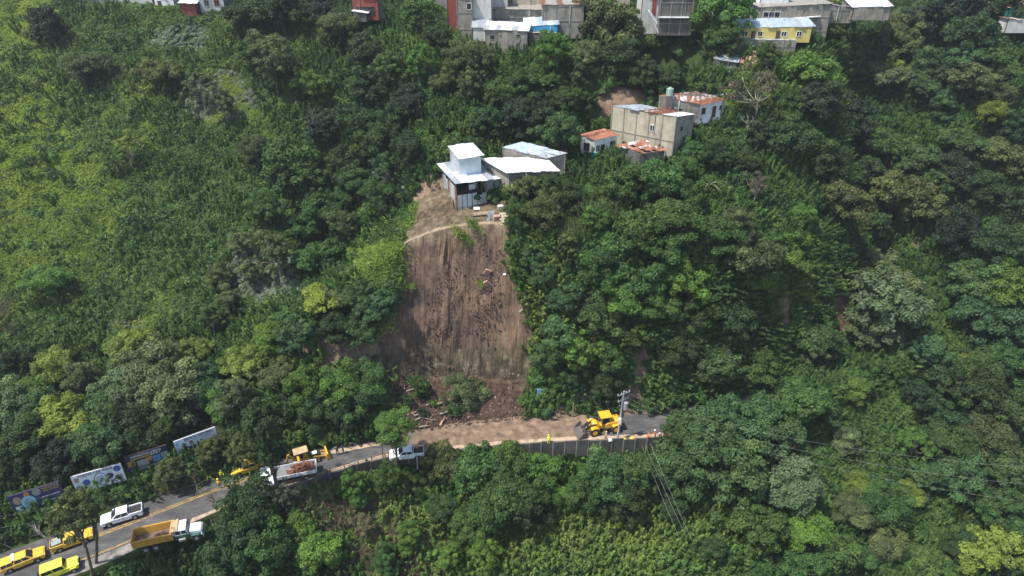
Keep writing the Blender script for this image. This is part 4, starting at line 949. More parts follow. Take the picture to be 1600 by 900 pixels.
# ---- upper patchwork house
R = [A(1031, 150, 43.4), A(1094, 163, 42.0), A(1132, 156, 42.2), A(1088, 146, 43.6)]
h7 = ring('patchwork_house', 'grey house with white end wall and patchwork rusty roof above the concrete house', 'house', R, 38.4, [B_GREY, B_WHITE, B_GREY, B_GREY], beams=(B_BEAM, (0,), (.4,)))
sheets(h7, [T_HALF, T_RUST, T_HALF], .3, 21, split=2)
opening(h7, 0, .22, 2.7, .8, .5, 'window', B_BEAM, 1); opening(h7, 0, .52, 2.6, .8, .5, 'window', B_BEAM, 1)
opening(h7, 1, .18, 2.3, .8, 1.1, 'window', B_BEAM, 1); opening(h7, 1, .62, 1.9, .8, 2.0, 'door'); opening(h7, 1, .88, 2.5, .5, .8, 'window', B_BEAM, 1)
R = [A(1066, 147, 42.0), A(1108, 152, 41.7), A(1142, 146, 41.8), A(1098, 133, 43.2)]
h7b = ring('tin_roof_shed', 'shed with bluish grey and white tin roof joined behind the patchwork house', 'shed', R, 39.2, B_GREY)
sheets(h7b, [T_BLUEG, T_WHITE, T_GREY], .3, 23, split=2, w=1.3)
t = empty('water_tank', A(1046, 149, 43.6), 0, 'pale green water tank standing left of the patchwork house roof', 'tank')
MB().tube((0, 0, 0), (0, 0, 1.2), .62, .6, 14).build('tank_body', [simple('pale_green_plastic', (.25, .36, .30), .5)], t, smooth=False)
MB().tube((0, 0, 1.2), (0, 0, 1.42), .5, .25, 14).build('lid', [simple('green_lid', (.18, .28, .22), .5)], t)
MB().box((0, 0, -1.2), (1.1, 1.1, 2.4)).build('stand', [B_DARK], t)
# ---- small roofs below the yellow house
R = [A(1116, 92, 46.7), A(1151, 98, 46.0), A(1158, 88, 46.6), A(1124, 82, 47.2)]
h8 = ring('grey_roofed_hut', 'half hidden hut with grey tin roof left of the rusty hut', 'hut', R, 44.8, B_DARK); sheets(h8, [T_GREY, T_BLUEG], .3, 25)
R = [A(1152, 97, 45.9), A(1182, 100, 45.7), A(1180, 83, 47.4), A(1164, 80, 47.6)]
h8b = ring('rusty_hut', 'small hut with a steep rusty roof below the yellow house', 'hut', R, 44.2, B_DARK); sheets(h8b, [T_RUST, T_RUST, T_HALF], .25, 26, w=.7)

# ---- village on the upper edge: block(front left px/top, front right px/top, distance, height, depth)
def blk(name, label, cat, xl, tl, xr, tr, Y, H, D, walls, roof=None, Yr=None, back=0.0, over=.3, seed=1, beams=None, split=1, w=1.0):
    a = at_y(xl, tl, Y); b = at_y(xr, tr, Yr or Y); d = (b - a); d.z = 0; d.normalize(); nrm = Vector((-d.y, d.x, 0)) * D
    root = ring(name, label, cat, [a, b, b + nrm + Vector((0, 0, back)), a + nrm + Vector((0, 0, back))], min(a.z, b.z) - H, walls, beams=beams)
    sheets(root, roof or [T_GREY], over, seed, split=split, w=w)
    return root
v9 = blk('yellow_house', 'long yellow house with white framed windows on the upper edge', 'house', 1156, 44, 1270, 42, 142, 2.7, 4.5, [B_YEL, B_YEL, B_YEL, B_YEL], [T_BLUEG, T_GREY, T_BLUEG], back=.9, over=.5, seed=31)
for s, k in ((.08, 1), (.20, 0), (.29, 1), (.54, 0), (.62, 1), (.83, 1)):
    if k: opening(v9, 0, s, 1.65, 1.0, .9)
    else: opening(v9, 0, s, 1.1, .8, 2.1, 'door')
v9b = blk('concrete_terrace', 'grey concrete terrace wall under the yellow house', 'wall', 1150, 62, 1244, 64, 140.6, 3.4, 1.3, [B_GREY, B_GREY, B_GREY, B_GREY], [T_GREY], over=.15, seed=32, beams=(B_BEAM, (0,), (2.3,)))
v10 = blk('concrete_building', 'wide grey concrete building with white ledges behind the yellow house', 'building', 1190, 12, 1300, 6, 149, 7, 8, [B_GREY, B_GREY, B_GREY, B_GREY], [B_BEAM], seed=33, beams=(B_BEAM, (0,), (2.5, 5.2)))
q = [Vector(x) for x in v10['_L']]
MB().box(tuple((q[0] + q[1]) / 2 + Vector((-1.4, -.35, -2.4))), (13, .5, .16), 0, ry=-.07).build('ledge', [B_WHITE], v10)
opening(v10, 0, .16, 5.6, 3.4, 1.2, 'window', B_WHITE, 3)
v10b = blk('white_block', 'white upper room standing on the left of the concrete building', 'building', 1190, -12, 1236, -12, 153, 6.5, 6, [B_WHITE, B_WHITE, B_WHITE, B_WHITE], [T_WHITE], seed=34)
v10c = blk('white_roof_shed', 'shed with white tin roof right of the palm', 'shed', 1334, 12, 1394, 10, 150, 2.4, 6, [B_GREY, B_GREY, B_GREY, B_GREY], [T_WHITE, T_WHITE, T_LITE], back=1.2, seed=35, split=2)
v10d = blk('rusty_roof_shed', 'shed with pinkish rusty roof at the very top above the white roof shed', 'shed', 1336, 1, 1392, 0, 157, 2.4, 6, [B_WHITE, B_WHITE, B_WHITE, B_WHITE], [T_HALF, T_RUST], back=1.2, seed=36)
v14 = blk('green_shed', 'dark green sheet metal shed cut by the top right corner', 'shed', 1578, 12, 1660, 6, 158, 4.6, 8, [B_GREEN, B_GREEN, B_GREEN, B_GREEN], [T_HALF], seed=37)
v14b = blk('pink_terrace', 'pinkish tin terrace roof in front of the green shed', 'shed', 1576, 30, 1640, 36, 154, 2.0, 3.0, B_PALE, [T_HALF, T_WHITE], seed=38)
v10e = blk('garden_wall', 'long grey block wall behind the palm at the top edge', 'wall', 1298, 8, 1336, 12, 151, 3.0, 1.0, B_GREY, [B_BEAM], over=.05, seed=39, beams=(B_BEAM, (0,), (2.5,)))
# centre top
v11 = blk('blue_house', 'low house with bright blue wall and white skirting under a grey roof', 'house', 820, 42, 872, 39, 141, 2.3, 5, [B_BLUE, B_BLUE, B_BLUE, B_BLUE], [T_BLUEG, T_WHITE], back=.8, seed=41, over=.25)
q = [Vector(x) for x in v11['_L']]
MB().box(tuple((q[0] + q[1]) / 2 + Vector((0, -.08, -2.05))), ((q[1] - q[0]).length + .1, .10, .45), math.atan2((q[1] - q[0]).y, (q[1] - q[0]).x)).build('skirting', [B_WHITE], v11)
opening(v11, 0, .3, 1.35, .7, .5, 'window', B_BEAM, 1); opening(v11, 0, .7, 1.3, .6, .5, 'window', B_BEAM, 1)
v11b = blk('block_hut', 'grey block hut with small dark window below the blue house', 'hut', 758, 46, 824, 49, 138.5, 4.2, 4.5, [B_GREY, B_GREY, B_GREY, B_GREY], [T_GREY, T_WHITE, T_WHITE], Yr=137.5, back=.7, seed=42, split=2)
opening(v11b, 0, .17, 3.0, .9, .8, 'window', B_BEAM, 1); opening(v11b, 0, .36, 3.4, .3, .3, 'window', B_BEAM, 1); opening(v11b, 0, .78, 3.4, .8, .4, 'window', B_BEAM, 1)
v11c = blk('grey_roof_lean_to', 'lean-to with wide grey tin roof in front of the white tower', 'shed', 738, 43, 762, 44, 140, 2.4, 4.0, [B_PALE, B_PALE, B_PALE, B_PALE], [T_BLUEG, T_GREY], back=.9, seed=43)
v11d = blk('bare_wall_house', 'dark grey block wall under the blue house with a pale pipe', 'wall', 826, 52, 868, 52, 139.4, 3.4, 1.2, [B_DARK, B_DARK, B_DARK, B_DARK], [B_BEAM], over=.05, seed=44)
q = [Vector(x) for x in v11d['_L']]; MB().tube(tuple(q[0] + Vector((.2, -.25, -1.7))), tuple(q[1] + Vector((0, -.3, -2.9))), .09).build('pipe', [B_WHITE], v11d)
v12 = blk('tall_white_building', 'tall white rendered building with grey side at the top', 'building', 737, -30, 768, -30, 144, 11, 6, [B_PALE, B_PALE, B_PALE, B_PALE], [B_BEAM], seed=45)
v12b = blk('grey_tower', 'narrow grey concrete tower left of the tall white building', 'building', 713, -10, 737, -10, 143, 9.5, 6, [B_GREY, B_GREY, B_GREY, B_GREY], [B_BEAM], seed=46, beams=(B_BEAM, (0,), (3, 6)))
opening(v12b, 0, .8, 7.2, .9, 1.2, 'window', B_WHITE, 1)
v12c = blk('red_building', 'dark red walled building left of the grey tower', 'building', 698, -12, 713, -12, 147, 8, 6, [B_RED, B_RED, B_RED, B_RED], [T_RUST], seed=47)
v13 = blk('terrace_building', 'grey building with balcony and light blue windows behind the blue house', 'building', 768, 14, 850, 16, 147, 6.0, 8, [B_GREY, B_GREY, B_GREY, B_GREY], [B_BEAM], seed=48, beams=(B_BEAM, (0,), (1.4, 4.6)))
opening(v13, 0, .46, 3.2, 1.9, 1.7, 'window', B_BEAM, 2); opening(v13, 0, .75, 3.2, 1.6, 1.6, 'window', B_BEAM, 1)
v13b = blk('blue_window_room', 'upper room with row of light blue windows right of the tall white building', 'building', 768, -24, 794, -24, 149.5, 6.6, 5, [B_PALE, B_PALE, B_PALE, B_PALE], [T_GREY], seed=49)
for s in (.2, .5, .8): opening(v13b, 0, s, 1.6, .7, 1.0, 'window', simple('light_blue_paint', (.12, .42, .50), .6), 1)
v13c = blk('block_parapet_house', 'two tone concrete block house right of the balcony building', 'building', 848, 8, 912, 8, 143.5, 6.2, 7, [B_GREY, B_GREY, B_GREY, B_GREY], [T_RUST, B_BEAM], seed=50, beams=(B_BEAM, (0,), (3.3, 6.0)))
v13d = blk('pale_upper_room', 'pale room on the roof behind the block house', 'building', 800, -20, 905, -18, 153, 6, 6, [B_TAN, B_TAN, B_TAN, B_TAN], [T_HALF, T_GREY], seed=51)
for s in (.15, .4, .62, .85): opening(v13d, 0, s, 2.2, 1.0, 1.2, 'window', B_WHITE, 2)
# right of centre: the broken building on the brink
v15 = blk('dark_block_building', 'dark block building with white ledge on the brink right of centre', 'building', 1034, -8, 1085, -6, 143, 7.2, 7, [B_DARK, B_GREY, B_DARK, B_DARK], [B_BEAM], seed=52, beams=(B_BEAM, (0,), (2.2, 6.0)))
q = [Vector(x) for x in v15['_L']]
MB().box(tuple((q[0] + q[1]) / 2 + Vector((0, -.3, -3.9))), ((q[1] - q[0]).length + .5, .7, .16)).build('ledge', [B_WHITE], v15)
v15b = blk('red_and_white_hut', 'narrow hut with white and red walls left of the dark block building', 'hut', 1004, -6, 1032, -6, 145, 7, 6, [B_PALE, B_RED, B_PALE, B_PALE], [T_GREY], seed=53)
opening(v15b, 0, .7, 5.0, .8, 3.0, 'door', B_RED)
t = empty('broken_terrace', hit(1055, 62) + Vector((0, 0, -.5)), 0, 'broken white railing and slab on thin stilts hanging over the brink', 'terrace')
MB().box((0, 0, 3.0), (5.0, 1.6, .18), .1).build('slab', [B_WHITE], t); m = MB()
for i in range(5): m.box((-2.2 + i * 1.0, -.7, 3.5), (.08, .08, .8), 0, ry=.3 * (i % 2))
m.box((0, -.7, 3.9), (4.4, .09, .09), .1, ry=.08); m.build('railing', [B_WHITE], t)
for i in range(4): MB().box((-1.8 + i * 1.2, -.5, .4), (.16, .16, 5.0), 0, ry=.04 * i).build('stilt', [W_WOOD], t)
MB().box((-1.4, -.2, .6), (2.2, .3, 2.4), .15).build('footing_wall', [B_PALE], t)
t = empty('white_beam', at_y(1020, 26, 141), 0, 'white beam lying slanted against the tree left of the dark block building', 'beam')
MB().box((0, 0, 0), (.35, .3, 3.0), 0, ry=math.radians(-38)).build('plank', [B_WHITE], t)
MB().box((.9, .1, -2.1), (.2, .2, 2.0), 0, ry=math.radians(-30)).build('broken_end', [B_WHITE], t)
# top left row
def tl(*a, **k): return blk(*a, **k)
v16 = tl('long_tin_shed', 'long low grey tin shed at the top left', 'shed', 112, -8, 163, -2, 168, 2.6, 5, [T_SHEET, T_SHEET, T_SHEET, T_SHEET], [T_GREY], seed=61)
v17 = tl('white_leaning_panel', 'white tin lean-to beside the long tin shed', 'shed', 164, -6, 177, -4, 166, 3.0, 3, [T_WHITE, T_WHITE, T_WHITE, T_WHITE], [T_WHITE], seed=62)
v18 = tl('pale_house', 'pale plastered house top left between lean-to and bright tree', 'house', 178, -10, 236, -10, 167, 3.4, 6, [B_PALE, B_PALE, B_PALE, B_PALE], [T_GREY, T_WHITE], seed=63)
opening(v18, 0, .3, 1.6, 1.0, 1.0, 'window', B_BEAM, 2)
v19 = tl('white_fence_hut', 'white boarded hut at the top left right of the bright tree', 'hut', 238, -9, 270, -6, 164, 3.2, 5, [B_WHITE, B_PALE, B_PALE, B_PALE], [T_GREY], seed=64)
opening(v19, 0, .25, 1.3, .8, 1.9, 'door')
v20 = tl('pink_roof_hut', 'hut with pinkish white roof and dark red base at the top left', 'hut', 281, 4, 306, 5, 160, 3.6, 4, [B_RED, B_RED, B_RED, B_RED], [T_HALF, T_WHITE], seed=65, back=1.0, over=.5)
v21 = tl('grey_plank_house', 'grey plank house with open dark windows at the top, right of the pink roof', 'house', 308, -8, 348, -8, 161, 3.8, 6, [T_SHEET, B_DARK, B_DARK, B_DARK], [T_GREY], seed=66)
opening(v21, 0, .3, 2.2, 1.0, 1.2, 'window', B_BEAM, 2); opening(v21, 0, .7, 2.2, 1.0, 1.2, 'window', B_RED, 2)
v22 = tl('roof_terrace_house', 'dark open terrace house with red wall above the blue tarpaulin', 'house', 548, -6, 590, -6, 150, 4.6, 5, [B_RED, B_DARK, B_DARK, B_DARK], [T_HALF], seed=67)
opening(v22, 0, .5, 1.8, 3.6, 1.6, 'window', W_BROWN, 3)
v22b = tl('white_sheet_roof', 'small shelter with a white sheet roof in front of the terrace house', 'shelter', 551, 18, 573, 21, 148, 1.6, 1.8, [B_DARK, B_DARK, B_DARK, B_DARK], [T_WHITE], seed=68)
g = hit(576, 32); t = empty('blue_tarpaulin', g, .2, 'bright blue tarpaulin tent below the terrace house', 'tarpaulin')
MB().poly([(-.9, -.6, 0), (.9, -.7, 0), (.9, .6, .1), (-.9, .6, .1), (-.5, 0, 1.3), (.7, .05, .9)], [(0, 1, 5, 4), (1, 2, 5), (2, 3, 4, 5), (3, 0, 4)]).build('sheet', [simple('blue_plastic', (.02, .20, .55), .45)], t)
MB().box((-.5, 0, .5), (.06, .06, 1.5)).build('pole', [W_WOOD], t)
# back rows on the plateau: more of the same kinds of house, seen over the first row and from the side
rng = random.Random(4)
for i, (px, Y, w_, wall, rf, lab) in enumerate([(640, 165, 9, B_GREY, T_GREY, 'grey block house behind the trees at the top, left of the red building'), (930, 165, 8, B_TAN, T_RUST, 'sandy house behind the big olive tree at the top'),
        (1110, 165, 9, B_PALE, T_GREY, 'pale house behind the bright tree at the top'), (1450, 185, 8, B_GREY, T_WHITE, 'grey house far back behind the dark trees top right'), (470, 180, 9, B_PALE, T_HALF, 'pale house behind the dark trees at the top left')]):
    a = at_y(px, -14, Y); r_ = ring('village_house', lab, 'house', [a, a + Vector((w_, 0, 0)), a + Vector((w_, 7, .5)), a + Vector((0, 7, .5))], a.z - 7, wall); sheets(r_, [rf], .3, 80 + i)
# rebar, pipes, stains of use: what such walls and roofs carry
rng = random.Random(12)
for o in [x for x in bpy.data.objects if '_L' in x and not x.name.startswith(('tin_', 'concrete_terrace', 'bare_wall'))]:
    q = [Vector(v) for v in o['_L']]; W_ = (q[1] - q[0]).length; d = (q[1] - q[0]).normalized(); nr = Vector((d.y, -d.x, 0)); a = math.atan2(d.y, d.x)
    if W_ < 4: continue
    m = MB()
    for c_ in (q[0], q[1], q[2]):
        for k in range(3): m.tube(tuple(c_ + Vector((rng.uniform(-.12, .12), rng.uniform(-.12, .12), 0))), tuple(c_ + Vector((rng.uniform(-.2, .2), rng.uniform(-.2, .2), rng.uniform(.5, 1.0)))), .018, .018, 4)
    m.build('rebar', [B_RED], o)
    p = q[0].lerp(q[1], rng.uniform(.25, .8)) + nr * .12; MB().tube((p.x, p.y, max(0, p.z - 3.5)), (p.x, p.y, p.z - .1), .05, .05, 6).build('drain_pipe', [B_WHITE if rng.random() < .5 else B_BEAM], o)
for o in list(bpy.data.objects):
    if '_L' in o: del o['_L']

# ================================================================ road furniture
# retaining wall under the road, panels between posts
rw = empty('retaining_wall', (gk(3, 0), gk(3, 0), 0), 0, 'dark stained concrete retaining wall holding up the road below the loader', 'wall'); rw.location = (0, gk(3, 0), 0)
M_RW = mat_block('stained_wall_concrete', (.055, .053, .050), (.13, .122, .11), (.022, .022, .022))
xs = np.arange(-38, 27.1, 1.85); ys = np.array([gk(3, x) for x in xs]); m = MB(); m2 = MB()
for i in range(len(xs) - 1):
    x0, x1, y0, y1 = xs[i], xs[i + 1], ys[i], ys[i + 1]; a = math.atan2(y1 - y0, x1 - x0); L = math.hypot(x1 - x0, y1 - y0)
    cx, cy = (x0 + x1) / 2, (y0 + y1) / 2 - rw.location.y - .05; off = .05 * (i % 2) - .06
    hh = 4.6 if cx > -13 else 2.4
    m.box((cx, cy + off - .08, .35 - hh / 2 + .10 * ((i * 7) % 3) - .05), (L, .22, hh), a)
    m2.box((x0, y0 - rw.location.y - .22, .35 - hh / 2), (.17, .2, hh - .1), a)
m.build('wall_panels', [M_RW], rw); m2.build('ribs', [B_BEAM], rw)
# low dark railing of posts along the edge, left of the wall
rl = empty('road_railing', (0, 0, 0), 0, 'dark low post and rail guard on the outer road edge left of the wall', 'railing')
xs = list(np.arange(-34.5, -9.0, 1.9))
for i, x in enumerate(xs):
    y = gk(3, x) + .25; MB().box((x, y, .35), (.12, .12, 1.0)).build('post', [W_BROWN], rl)
m = MB()
for i in range(len(xs) - 1):
    y0 = gk(3, xs[i]) + .25; y1 = gk(3, xs[i + 1]) + .25
    m.tube((xs[i], y0, .72), (xs[i + 1], y1, .72), .035, n=5); m.tube((xs[i], y0, .42), (xs[i + 1], y1, .42), .03, n=5)
m.build('rail', [W_BROWN], rl)
# kerb of pale concrete on the outer edge and the painted lines
P_YEL = simple('worn_yellow_paint', (.30, .195, .065), .85, var=.5, scale=3, dirt=(.07, .065, .06))
P_SAND = simple('dry_mud_strip', (.38, .28, .20), .95, var=.3, scale=1.5, dirt=(.14, .11, .09))
RXL = np.arange(-84, -34, 1.); RXM = np.arange(-44, 27.5, 1.)
def fr(t, w=0): return lambda x: gk(3, x) + (gk(4, x) - gk(3, x)) * t + w
strip('centre_line', RXL, fr(.60, 0), fr(.60, .28), .008, P_YEL, 'double yellow centre line worn and dirty', 1)
strip('centre_line_second', RXL, fr(.60, .44), fr(.60, .66), .008, P_YEL, 'second stripe of the yellow centre line', 1)
strip('edge_line', np.arange(-84, -45, 1.), fr(.24, 0), fr(.24, .32), .008, P_YEL, 'yellow edge line towards the valley side', 1)
strip('mud_strip', RXM, lambda x: gk(3, x) + .35, lambda x: gk(3, x) + 1.15 + .5 * float(fbm(np.array([x / 2.]), np.array([0.]), 61)[0]), .012, P_SAND, 'pale dried mud along the outer edge of the road', 2)
strip('mud_track', np.arange(-33, -17, .8), lambda x: gk(4, x) - 2.1 + .5 * float(fbm(np.array([x / 2.]), np.array([4.]), 62)[0]), lambda x: gk(4, x) - 1.2, .012, P_SAND, 'pale dried mud track in the middle of the road', 2)
M_PAVE = simple('broken_concrete_verge', (.20, .18, .165), .95, var=.5, scale=.8, dirt=(.07, .06, .055))
strip('verge_slab', np.arange(-66, -47, 1.), lambda x: gk(3, x) + .05, fr(.20), .006, M_PAVE, 'grey broken concrete verge on the valley side', 3)

def fan(x, y):
    t = (y - gk(3, x)) / (gk(4, x) - gk(3, x)); n = float(fbm(np.array([x / 1.1]), np.array([y / 1.1]), 71)[0]) + .25
    return .016 + max(0, n) * .35 * max(0, t - .45) ** 1.2 * 1.6
M_FAN = simple('wet_and_dry_mud', (.185, .125, .083), .9, var=.5, scale=.9, dirt=(.085, .056, .038))
strip('mud_fan', np.arange(-11.5, 12.5, .35), lambda x: gk(4, x) - (2.3 + 2.2 * math.exp(-((x - .5) / 8) ** 2) + 1.2 * float(fbm(np.array([x / 1.5]), np.array([2.]), 63)[0]) * 2), lambda x: gk(4, x) + .3, 0, M_FAN, 'brown mud spread from the slide over the inner lane', 14, fan)
# ---- billboards
PAPER = simple('white_banner', (.64, .68, .78), .6, var=.06); NAVY = simple('navy_banner', (.022, .03, .115), .5, var=.2); NAVY2 = simple('dark_banner', (.015, .018, .05), .5)
INK = simple('navy_ink', (.02, .025, .08), .6); BLUEI = simple('blue_ink', (.035, .09, .33), .6); PURP = simple('purple_ink', (.07, .02, .16), .6); REDI = simple('red_ink', (.38, .06, .06), .6)
YELI = simple('yellow_ink', (.50, .38, .06), .6); ORA = simple('orange_photo', (.45, .19, .06), .6, var=.5, scale=5); SKYI = simple('sky_photo', (.08, .25, .48), .6, var=.4, scale=3); WHI = simple('white_ink', (.70, .72, .78), .6)
GREYI = simple('grey_photo', (.25, .28, .28), .6, var=.5, scale=5); SKIN = simple('tan_photo', (.34, .24, .19), .6, var=.3, scale=5); CYAN = simple('pale_cyan_ink', (.25, .50, .62), .6, var=.15)
def disc(root, name, x, z, rx, rz_, mat, y=-.075, ringw=None):
    m = MB(); n = 22
    if ringw is None:
        m.poly([(x + rx * math.cos(a), y, z + rz_ * math.sin(a)) for a in [2 * math.pi * k / n for k in range(n)]], [tuple(range(n))])
    else:
        P = [(x + rx * s * math.cos(a), y, z + rz_ * s * math.sin(a)) for s in (1, ringw) for a in [2 * math.pi * k / n for k in range(n)]]
        m.poly(P, [(k, (k + 1) % n, n + (k + 1) % n, n + k) for k in range(n)])
    return m.build(name, [mat], root)
def text(root, s, x, z, h, mat, y=-.078, w=None, bold=.0):
    cu = bpy.data.curves.new('lettering', 'FONT'); cu.body = s; cu.size = h * 1.35; cu.align_x = 'CENTER'; cu.align_y = 'CENTER'; cu.offset = bold; cu.extrude = .004; cu.resolution_u = 2
    cu.materials.append(mat); tmp = bpy.data.objects.new('tmp', cu); COL.objects.link(tmp); bpy.context.view_layer.update()
    me = bpy.data.meshes.new_from_object(tmp.evaluated_get(bpy.context.evaluated_depsgraph_get())); wd_ = max(.1, tmp.dimensions.x); bpy.data.objects.remove(tmp)
    o = bpy.data.objects.new('lettering', me); COL.objects.link(o); o.parent = root; o.location = (x, y, z); o.rotation_euler = (math.pi / 2, 0, 0)
    if w: o.scale = (w / wd_, 1, 1)
    return o
def bar(root, name, x, z, w, h, mat, y=-.074):
    return MB().poly([(x - w / 2, y, z - h / 2), (x + w / 2, y, z - h / 2), (x + w / 2, y, z + h / 2), (x - w / 2, y, z + h / 2)], [(0, 1, 2, 3)]).build(name, [mat], root)
def billboard(pl, pr, label, face, H=3.1, zb=3.0, tilt=0.0):
    a = at_z(pl[0], pl[1], zb); b = at_z(pr[0], pr[1], zb); d = b - a; W = d.length
    root = empty('billboard', (a + b) / 2, math.atan2(d.y, d.x), label, 'billboard', 'roadside billboards'); root.rotation_euler.x = tilt
    MB().box((0, 0, H / 2), (W, .12, H)).build('panel', [face], root)
    f = MB(); f.box((0, .10, -.05), (W, .1, .1)); f.box((0, .10, H + .02), (W, .1, .08)); f.build('frame', [W_BROWN], root)
    for k in range(4): MB().box((-W / 2 + W * (k + .5) / 4, .16, -.6), (.12, .12, 4.0)).build('post', [W_BROWN], root)
    return root, W, H
bA, W, H = billboard((24, 803), (104, 778), 'dark blue billboard with round pale medallion, lowest of the four', NAVY)
disc(bA, 'medallion', -W * .17, H * .42, W * .135, H * .36, CYAN); disc(bA, 'medallion_rim', -W * .17, H * .42, W * .15, H * .40, BLUEI, -.071)
for i in range(6): bar(bA, 'text_line', -W * .17, H * (.25 + i * .07), W * (.13 + .06 * math.sin(i * .6 + .5)), H * .025, INK, -.079)
disc(bA, 'round_photo', -W * .36, H * .66, W * .08, H * .22, SKIN); disc(bA, 'round_photo', -W * .16, H * .86, W * .055, H * .12, ORA); disc(bA, 'round_photo', W * .03, H * .83, W * .08, H * .2, GREYI)
bar(bA, 'white_square', -W * .38, H * .20, W * .12, H * .30, WHI); text(bA, 'VENTAS', W * .30, H * .90, H * .13, YELI, w=W * .34); text(bA, 'SERVICIOS', W * .30, H * .76, H * .09, YELI, w=W * .30)
for i in range(4): bar(bA, 'text_line', W * .26, H * (.60 - i * .13), W * .36, H * .035, WHI if i % 2 else PURP)
bB, W, H = billboard((121, 771), (198, 749), 'white billboard with coloured discs and big blue ring', PAPER)
text(bB, 'PORTES CAR WEAR', -W * .02, H * .89, H * .15, INK, w=W * .70, bold=.01)
disc(bB, 'ring', W * .03, H * .45, W * .135, H * .36, BLUEI, -.075, .88)
for i in range(5): bar(bB, 'text_line', W * .03, H * (.30 + i * .08), W * (.17 + .03 * math.sin(i)), H * .028, BLUEI)
for x, z, mt in ((-.25, .48, BLUEI), (.22, .50, PURP), (.40, .78, BLUEI), (.385, .28, GREYI), (-.42, .25, GREYI)): disc(bB, 'emblem', W * x, H * z, W * .075, H * .17, mt)
bar(bB, 'photo', -W * .42, H * .72, W * .10, H * .26, SKIN)
for i, (x, z) in enumerate(((-.25, .78), (.22, .74), (.36, .52), (-.42, .5), (-.22, .2), (.2, .2), (.03, .06))): bar(bB, 'text_line', W * x, H * z, W * .14, H * .03, CYAN)
bC, W, H = billboard((203, 742), (268, 721), 'dark billboard with orange and sky photographs and white lettering', NAVY2, 3.2)
text(bC, 'INTERNACIONES AMERICAS', 0.0, H * .90, H * .11, WHI, w=W * .72); text(bC, '2021', W * .22, H * .78, H * .12, WHI, w=W * .22); bar(bC, 'yellow_stripe', -W * .12, H * .77, W * .5, H * .05, YELI)
bar(bC, 'photo', -W * .38, H * .55, W * .18, H * .3, ORA); bar(bC, 'photo', -W * .38, H * .32, W * .2, H * .2, NAVY); bar(bC, 'photo', -W * .12, H * .45, W * .26, H * .36, GREYI)
bar(bC, 'photo', W * .04, H * .58, W * .13, H * .24, ORA, -.076); bar(bC, 'photo', W * .21, H * .48, W * .18, H * .34, SKYI); bar(bC, 'photo', W * .40, H * .5, W * .16, H * .4, GREYI)
for i in range(3): bar(bC, 'text_line', -W * .05 + .1 * i, H * (.20 - i * .07), W * .8, H * .028, WHI)
bD, W, H = billboard((279, 716), (343, 692), 'white billboard with two portraits and red lettering, highest of the four', PAPER, 3.2)
text(bD, 'SERVICIO REGIONAL', W * .08, H * .88, H * .15, INK, w=W * .70, bold=.01); text(bD, 'ATENCION TODOS', W * .05, H * .73, H * .07, REDI, w=W * .6)
for x in (-.30, -.12):
    bar(bD, 'portrait_body', W * x, H * .26, W * .17, H * .38, NAVY); disc(bD, 'portrait_head', W * x, H * .56, W * .035, H * .12, SKIN, -.079); disc(bD, 'portrait_hair', W * x, H * .61, W * .045, H * .13, INK, -.076)
bar(bD, 'blue_band', -W * .2, H * .05, W * .5, H * .08, BLUEI); disc(bD, 'logo', -W * .44, H * .78, W * .04, H * .12, CYAN); disc(bD, 'logo', -W * .44, H * .10, W * .035, H * .1, WHI)
# low ochre fence under the second and third boards
fn = empty('roadside_fence', (0, 0, 0), 0, 'dull ochre fence of boards and posts under the billboards', 'fence')
OCH = simple('ochre_boards', (.17, .12, .055), .85, var=.4, scale=2, dirt=(.05, .045, .035))
a = at_z(150, 772, 1.4); b = at_z(236, 748, 1.4); m = MB(); n = 8
for i in range(n):
    p = a.lerp(b, (i + .5) / n); m.box((p.x, p.y, 1.55 - .1 * (i % 3)), ((b - a).length / n * .94, .05, 1.5), math.atan2((b - a).y, (b - a).x))
m.build('boards', [OCH], fn)
for i in range(0, n + 1, 2): p = a.lerp(b, i / n); MB().box((p.x, p.y - .1, 1.5), (.12, .12, 2.6)).build('post', [W_WOOD], fn)

# ---- poles and wires
CONC = simple('pole_concrete', (.34, .34, .34), .85, var=.12); WIRE = simple('wire', (.20, .20, .20), .5); WIRED = simple('dark_wire', (.05, .05, .05), .6); STEEL = simple('galvanised_steel', (.38, .40, .42), .45, .4)
pb = at_z(964, 687, .02)
up = empty('utility_pole', pb, 0, 'tall grey utility pole with transformer beside the yellow loader', 'pole')
MB().tube((0, 0, -1.5), (.35, 0, 9.6), .19, .12, 12).build('shaft', [CONC], up, smooth=False)
for z, w in ((9.2, 2.2), (8.0, 1.9), (7.1, 1.3)): MB().box((.3, -.12, z), (w, .1, .1), .5).build('crossarm', [STEEL], up)
m = MB()
for z, w in ((9.3, 2.2), (8.1, 1.9)):
    for k in (-.95, -.4, .4, .95): m.tube((.3 + math.cos(.5) * w / 2 * k, -.12 + math.sin(.5) * w / 2 * k, z), (.3 + math.cos(.5) * w / 2 * k, -.12 + math.sin(.5) * w / 2 * k, z + .28), .06, .04, 8)
m.build('insulators', [simple('insulator_white', (.7, .7, .7), .3)], up)
MB().tube((.75, -.35, 6.5), (.75, -.35, 7.7), .32, .32, 14).build('transformer', [STEEL], up)
MB().box((.05, -.28, 4.0), (.45, .3, 1.1)).build('meter_box', [B_WHITE], up)
def wire(name, label, p, q, sag=1.0, r=.012, mat=None, n=14):
    m = MB(); pr = None
    for i in range(n + 1):
        t = i / n; c = Vector(p).lerp(Vector(q), t); c.z -= sag * 4 * t * (1 - t)
        if pr is not None: m.tube(tuple(pr), tuple(c), r, r, 4)
        pr = c
    return tag(m.build(name, [mat or WIRE]), label, 'wire', 'overhead wires')
top = pb + Vector((.35, 0, 9.4))
